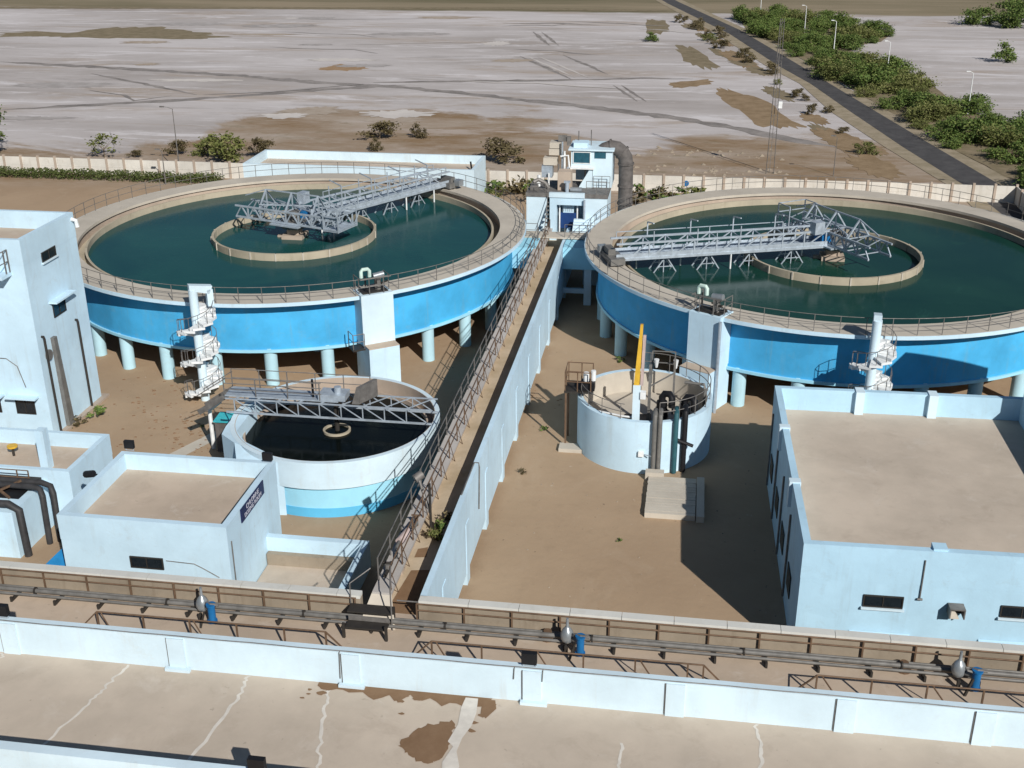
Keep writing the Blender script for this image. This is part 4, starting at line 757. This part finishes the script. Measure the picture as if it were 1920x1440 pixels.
for i, (xs, r, mt, lab) in enumerate([((-1.18,-1.18),.13,'pipe_grey','grey delivery pipe down the front of the small pump tank, leftmost of the four'),((-.9,-.9),.13,'pipe_grey','grey delivery pipe down the front of the small pump tank, second from left'),((-.05,-.05),.14,'turquoise','teal delivery pipe down the front of the small pump tank'),((.42,.42),.16,'black','black delivery pipe with a side branch down the front of the small pump tank')]):
    x = xs[0]; y = cy-math.sqrt(RS**2-(x-cx)**2)-.19
    q = M().tube([(x,y+1.3,3.0),(x,y+1.1,3.45),(x,y+.6,3.62),(x,y+.15,3.5),(x,y,3.1),(x,y,.05)], r, 10)
    if i == 3: q.tube([(x-.45,y-.12,2.0),(x+.5,y-.12,1.65)], .1, 8)
    q.build('delivery_pipe', mt if mt != 'turquoise' else 'pipe_teal', None, True, at=(x,y,0), label=lab, cat='pipe')
box('pipe_footing', (-1.55,56.55,-.05,-.55,57.0,.5), 'pale_concrete', None, label='low concrete footing under the grey delivery pipes', cat='footing')
t = thing('pressure_gauge', 'small white gauge box fixed low on the small pump tank', 'gauge', (-1.9,57.2,1.2)); box('body', (-2.0,57.15,1.1,-1.7,57.32,1.4), 'white_plain', t); M().bar((-1.7,57.2,1.25),(-1.3,57.0,1.25),.04).build('tube', 'galv', t)
SL = thing('plank_slab', 'concrete plank cover slab on the sand in front of the small pump tank', 'slab', (.1,54.4,0))
pk = M().box(-1.28,-.125,0,1.28,.125,.3).mesh('plank', 'pale_concrete')
for i in range(15):
    inst('plank', pk, SL, (-.1+random.uniform(-.02,.02),52.65+.272*i,random.uniform(-.02,.015)))
M().box(1.22,52.4,-.05,1.62,56.7,.34).build('kerb', 'pale_concrete', SL)
# ------------------------------------------------------------------ right building
RB = thing('right_building', 'large pale blue building at the right with a wide flat tan roof', 'building', (12,49.4,0))
room(RB, 5.05, 41.5, 17.65, 57.45, 5.6, 4.4, 'right_wall', 'roof_tan', .3, 0, 'right_wall')
box('side_parapet', (17.34,41.9,4.4,17.7,57.0,5.95), 'right_wall', RB)
for x in (9.25,12.9): box('parapet_pier', (x-.12,56.9,4.4,x+.32,57.6,5.66), 'white_paint', RB)
for y in (46.6,52.2): box('parapet_pier', (4.9,y,4.4,5.4,y+.4,5.66), 'white_paint', RB)
box('parapet_pier', (10.05,41.55,4.4,10.6,42.05,5.7), 'right_wall', RB)
window(RB, 'S', 7.6,9.18,2.86,3.42,41.488,2); window(RB, 'S', 12.94,14.6,2.8,3.34,41.488,2)
vb = M(); vb.box(10.9,41.0,3.25,11.5,41.48,3.3).box(10.9,41.0,2.85,10.95,41.48,3.25).box(11.45,41.0,2.85,11.5,41.48,3.25).build('vent_hood', 'rail_grey', RB); M().box(10.95,41.45,2.85,11.45,41.47,3.25).build('vent_opening', 'black', RB); M().hexa([(10.95,41.02,2.85),(11.3,41.02,2.85),(11.3,41.4,2.85),(10.95,41.4,2.85)],[(10.95,41.3,3.1),(11.1,41.3,3.1),(11.1,41.42,3.1),(10.95,41.42,3.1)]).build('vent_flap','pale_concrete',RB)
M().tube([(9.78,41.45,5.2),(9.78,41.45,3.4)], .03, 6).tube([(9.68,41.42,3.4),(9.88,41.42,3.4)], .05, 6).build('cable', 'rail_grey', RB)
for x in (7.2,12.3): M().hexa([(x,41.2,1.5),(x+2.4,41.2,1.5),(x+2.4,41.48,1.5),(x,41.48,1.5)], [(x,41.3,1.56),(x+2.4,41.3,1.56),(x+2.4,41.48,1.66),(x,41.48,1.66)]).build('sunshade', 'right_wall', RB)
for y in (44.0,47.6,51,54.6): window(RB, 'E', y, y+1.3, 1.2, 2.3, 4.9, 2) if False else M().box(5.0,y,1.3,5.04,y+1.3,2.4).build('window', 'glass_dark', RB); M().tube([(4.99,y+1.9,4.4),(4.99,y+1.9,.2)], .05, 6).build('drain_pipe', 'rail_grey', RB)
rot = Matrix.Rotation(R(1.15),3,'Z'); RB.location = Vector((5.28,41.56,0))+rot@(Vector((12,49.4,0))-Vector((5.05,41.5,0))); RB.rotation_euler.z = R(1.15)
box('stair_tower', (18.1,54.8,0,24.5,58.2,10.75), 'white_blue', None, label='stair tower just beyond the right edge beside the large right building', cat='stair tower')
# ------------------------------------------------------------------ front deck with pipes
DK = thing('front_deck', 'long raised tan concrete deck between the white front building and the yard', 'deck', (-8,33.5,0))
M().box(-40,29.9,-.05,24,36.86,3.6).build('slab', 'deck_tan', DK)
for x0, x1 in ((-40,-11.75),(-9.45,24)):
    M().box(x0,36.87,-.05,x1,37.18,4.46).build('upstand_wall', 'raw_wall', DK)
    c = M(); a = x0
    while a < x1-.01: b = min(a+1.95,x1); c.box(a+.01,36.84,4.46,b-.01,37.22,4.6); a = b
    c.build('coping', 'coping_white', DK)
M().box(-11.74,36.862,-.05,-9.2,37.19,3.7).build('channel_sill', 'concrete', DK)
def rail2(t, x0, x1, y, z, label, ends, h=1.0):
    rl = thing('deck_railing', label, 'railing', (x0,y,z)); railing(rl, [(x0,y,z),(x1,y,z)], h, 1.85, 'rail_brown', .06, (.68,) if not ends else ())
    if ends:
        bm_ = M().bar((.15,0,h),(.95,-.45,0),.04).mesh('brace', 'rail_brown')
        for i in range(0, int((x1-x0)/1.85), 2): inst('brace', bm_, rl, (x0+1.85*i,y,z))
        M().bar((x0,y,z+h),(x0-.9,y,z),.05).build('end_rail', 'rail_brown', rl); M().bar((x1,y,z+h),(x1+.9,y,z),.05).build('end_rail', 'rail_brown', rl)
    return rl
rail2(None,-36,-11.9,36.78,3.6,'brown pipe railing along the upstand wall, left of the channel mouth',False,.92); rail2(None,-9.5,22,36.78,3.6,'brown pipe railing along the upstand wall, right of the channel mouth',False,.9)
rail2(None,-21.4,-12.4,34.45,3.6,'brown braced railing on the front deck, left section',True,.95); rail2(None,-8.4,1.4,34.45,3.6,'brown braced railing on the front deck, middle section',True,.95); rail2(None,5.3,18,34.45,3.6,'brown braced railing on the front deck, right section',True,.95)
for y, z, r, lab in [(36.62,3.84,.05,'thin grey pipe of the deck pipe run, farthest from the camera'),(36.38,3.88,.095,'thickest grey pipe in the middle of the deck pipe run'),(36.12,3.84,.06,'thin grey pipe of the deck pipe run, nearest the camera')]:
    M().tube([(-40,y,z),(24,y,z)], r, 10).build('deck_pipe', 'pipe_grey', None, True, at=(-8,y,z), label=lab, cat='pipe')
fl_ = M().tube([(-.03,0,0),(.03,0,0)], .15, 12).mesh('flange', 'steel_dark')
for o in [q for q in COL.objects if q.name.startswith('deck_pipe')]:
    if '.001' not in o.name: continue
    for i in range(11): inst('flange', fl_, o, (-36.3+5.6*i,o.location.y,o.location.z))
sp_ = M().box(-.05,-.2,0,.05,.55,.12).box(-.04,-.28,0,.04,-.2,.22).mesh('pipe_support', 'steel_dark')
for i in range(32): inst('pipe_support', sp_, None, (-37+1.85*i,36.15,3.6), label='small dark steel support under the deck pipes', cat='pipe support', group='supports under the deck pipes')
for x, lab in ((-17.6,'blue actuator with silver air vessel on the deck pipes, left of the channel mouth'),(-3.35,'blue actuator with silver air vessel on the deck pipes, in front of the sandy yard'),(10.6,'blue actuator with silver air vessel on the deck pipes, in front of the right building')):
    v = thing('valve_actuator', lab, 'valve', (x,35.9,3.6))
    M().cyl(x+.28,35.6,3.8,4.45,.145,16).build('blue_cylinder', 'motor_blue', v, True); M().cyl(x+.28,35.6,4.45,4.52,.19,16).build('top_cap', 'motor_blue', v); M().cyl(x+.28,35.6,3.72,3.8,.19,16).build('bottom_cap', 'motor_blue', v)
    M().tube([(x+.05,35.75,4.45),(x+.28,35.6,4.5),(x+.6,35.6,4.5)], .06, 8).build('handle', 'rail_grey', v)
    M().tube([(x-.25,36.0,3.9),(x-.25,36.0,3.98),(x-.25,36.0,4.12),(x-.25,36.0,4.3),(x-.25,36.0,4.46),(x-.25,36.0,4.56),(x-.25,36.0,4.62),(x-.25,36.0,4.95)], [.1,.19,.25,.25,.18,.1,.06,.05], 18).build('air_vessel', 'silver', v, True)
    M().tube([(x-.3,36.1,4.1),(x+.28,35.6,4.2)], .09, 8).build('link_pipe', 'pipe_grey', v); M().bar((x-.25,35.7,3.6),(x-.25,35.7,3.95),.12).bar((x-.1,35.3,3.6),(x+.1,35.35,4.3),.08).build('legs', 'steel_dark', v)
PC = thing('pipe_crossing', 'dark steel step bridge over the deck pipes at the channel mouth', 'step bridge', (-11.3,36.1,3.6))
box('upper_step', (-12.1,36.2,4.25,-10.35,36.75,4.31), 'steel_dark', PC); box('lower_step', (-12.0,35.55,3.98,-10.4,36.0,4.04), 'steel_dark', PC); box('riser', (-12.0,36.02,4.04,-10.4,36.06,4.24), 'rail_grey', PC)
lg = M().box(-.05,-.05,0,.05,.05,.65).mesh('leg', 'steel_dark')
for x in (-12.05,-10.4):
    for y in (35.5,36.7): inst('leg', lg, PC, (x,y,3.6))
M().tube([(-12.1,36.75,3.6),(-12.1,36.75,5.2),(-11.4,37.3,5.6)],.028,6).build('handrail', 'rail_grey', PC); M().tube([(-10.35,36.2,3.6),(-10.35,36.2,5.5),(-10.66,37.5,5.65)],.03,6).build('handrail', 'rail_grey', PC)
M().tube([(-10.3,36.9,4.5),(-9.4,36.9,4.5)], .03, 6).build('barrier_rail', 'rail_grey', PC)
def cover(x, y, lab): t = thing('pipe_bonnet', lab, 'valve bonnet', (x,y,3.6)); M().cyl(x,y,3.6,3.75,.28,12).cyl(x,y,3.75,3.95,.16,10).build('bonnet', 'rail_brown', t)
cover(-4.4,36.55,'brown valve bonnet by the pipes left of the middle blue actuator'); cover(8.6,36.5,'brown valve bonnet by the pipes left of the right blue actuator')
# ------------------------------------------------------------------ white front building
FB = thing('front_building', 'long white building in the foreground with parapets and a cracked tan roof', 'building', (-6,27.4,0))
M().box(-40,23.85,-.05,24,29.9,6.08).build('wall', 'white_paint', FB); M().box(-39.8,24.15,6.09,23.8,29.6,6.15).build('roof', 'roof_tan', FB)
M().box(-40,29.6,5.8,24,29.9,7.4).build('rear_parapet', 'white_paint', FB); M().box(-40,23.82,5.8,24,24.15,7.4).build('front_parapet', 'white_paint', FB)
for x in (-22.0,-16.1,-10.2,-4.35,.1,5.2,9.2): box('parapet_pier', (x+.02,29.54,6.15,x+.6,29.62,7.36), 'white_paint', FB); box('expansion_joint', (x-.02,29.57,6.2,x+.017,29.61,7.34), 'rail_grey', FB)
cap = M()
for x in (-16.1,-10.2,-4.3): cap.box(x-.1,29.4,6.15,x+.75,29.54,6.26)
cap.build('kicker', 'white_paint', FB)
rc = random.Random(3)
def wig(P, k=9, a=.07):
    out = []
    for i in range(len(P)-1):
        for j in range(k): p = Vector(P[i]).lerp(Vector(P[i+1]), j/k); out.append((p.x+rc.uniform(-a,a), p.y))
    return out+[P[-1]]
for P, w in [([(-17.5,29.55),(-17.75,28.4),(-17.95,27.3),(-18.6,24.2)],.09),([(-13.4,29.55),(-13.3,28.9),(-13.45,27.4),(-13.9,24.2)],.11),([(-10.6,29.4),(-10.4,28.2),(-10.0,26.4),(-9.7,25.0)],.1),([(2.9,29.55),(3.05,28.4),(2.95,27.2),(2.9,24.2)],.1),([(-1.1,28.1),(-1.1,27.0),(-1.3,24.2)],.09),([(-22.1,29.55),(-21.9,29.3),(-22.6,28.9)],.1)]:
    q = wig(P); m = M(); k = len(q); m.add([(x-w/2*rc.uniform(.7,1.3),y,6.157) for x,y in q]+[(x+w/2*rc.uniform(.7,1.3),y,6.157) for x,y in q], [(i,i+1,k+i+1,k+i) for i in range(k-1)]); m.build('sealed_crack', 'sealant', FB)
m = M(); pl_ = [(-6.15,29.5),(-5.75,29.5),(-5.68,28.8),(-5.72,28.2),(-5.9,27.6),(-5.95,27.0),(-5.75,26.4),(-5.7,24.2),(-6.35,24.2),(-6.2,26.0),(-6.28,26.5),(-6.1,27.2),(-6.3,27.4),(-6.15,28.2),(-6.2,29.0)]
m.poly([(x,y,6.166) for x,y in pl_]); m.build('patch_repair', 'sealant', FB)
pd = []
PP = [(-7.75,27.1),(-7.35,27.85),(-6.8,28.2),(-6.3,28.35),(-6.2,27.6),(-6.25,26.7),(-6.6,26.4),(-7.1,26.45),(-7.5,26.75)]
for i in range(len(PP)):
    a, b = Vector(PP[i]), Vector(PP[(i+1)%len(PP)])
    for j in range(5): p = a.lerp(b,j/5); pd.append((p.x+rc.uniform(-.09,.09),p.y+rc.uniform(-.07,.07),6.162))
M().poly(pd).build('mud_stain', 'mud', FB)
e = [(-11.0,29.58)]; 
for i in range(26): e.append((-11.0+.22*i,29.4-abs(math.sin(i*.9))*.2-.25*rc.random()*(i > 6)))
e += [(-5.3,29.58)]; M().poly([(x,y,6.161) for x,y in e]).build('mud_stain', 'mud', FB)
for i in range(26):
    x, y = rc.choice([(rc.uniform(-11.5,-5),29.2-rc.random()**2*.9),(rc.gauss(-6.9,.5),rc.gauss(27.6,.5)),(rc.uniform(-11.5,-5),29.3)]); a_ = rc.uniform(.03,.12)
    M().poly([(x+a_*1.6*math.cos(t)*rc.uniform(.6,1.2),y+a_*math.sin(t)*rc.uniform(.5,1.2),6.1585+.0001*i) for t in [6.283*j/9 for j in range(9)]]).build('mud_spot', 'mud', FB)
M().poly([(-5.6,29.5,6.163),(-5.2,29.5,6.163),(-5.1,29.1,6.163),(-5.35,28.6,6.163),(-5.55,28.8,6.163)]).build('mud_stain', 'mud', FB)
cb_ = M(); y = 29.66
cb_.tube([(-30+.8*i, y-.02-.012*math.sin(i*1.7), 7.415) for i in range(68)], .018, 5)
for x in (-22.2,-10.25,-4.6,-3.7): cb_.tube([(x,y,7.41),(x,29.57,7.39),(x-.02,29.56,7.0 if x > -5 else 6.4)], .018, 5)
cb_.build('cable', 'rail_grey', FB)
flood(-4.15,29.75,7.4,(0,1),'black floodlight on the rear parapet of the white front building, in front of the yard'); flood(-21.95,29.8,7.4,(0,1),'black floodlight on the rear parapet at the left edge of the photo'); flood(-10.9,23.95,7.4,(0,1),'floodlight on the near parapet at the bottom edge of the photo')
window(FB, 'S', -15.3,-13.9,5.0,5.9,23.835,2,sill=False)
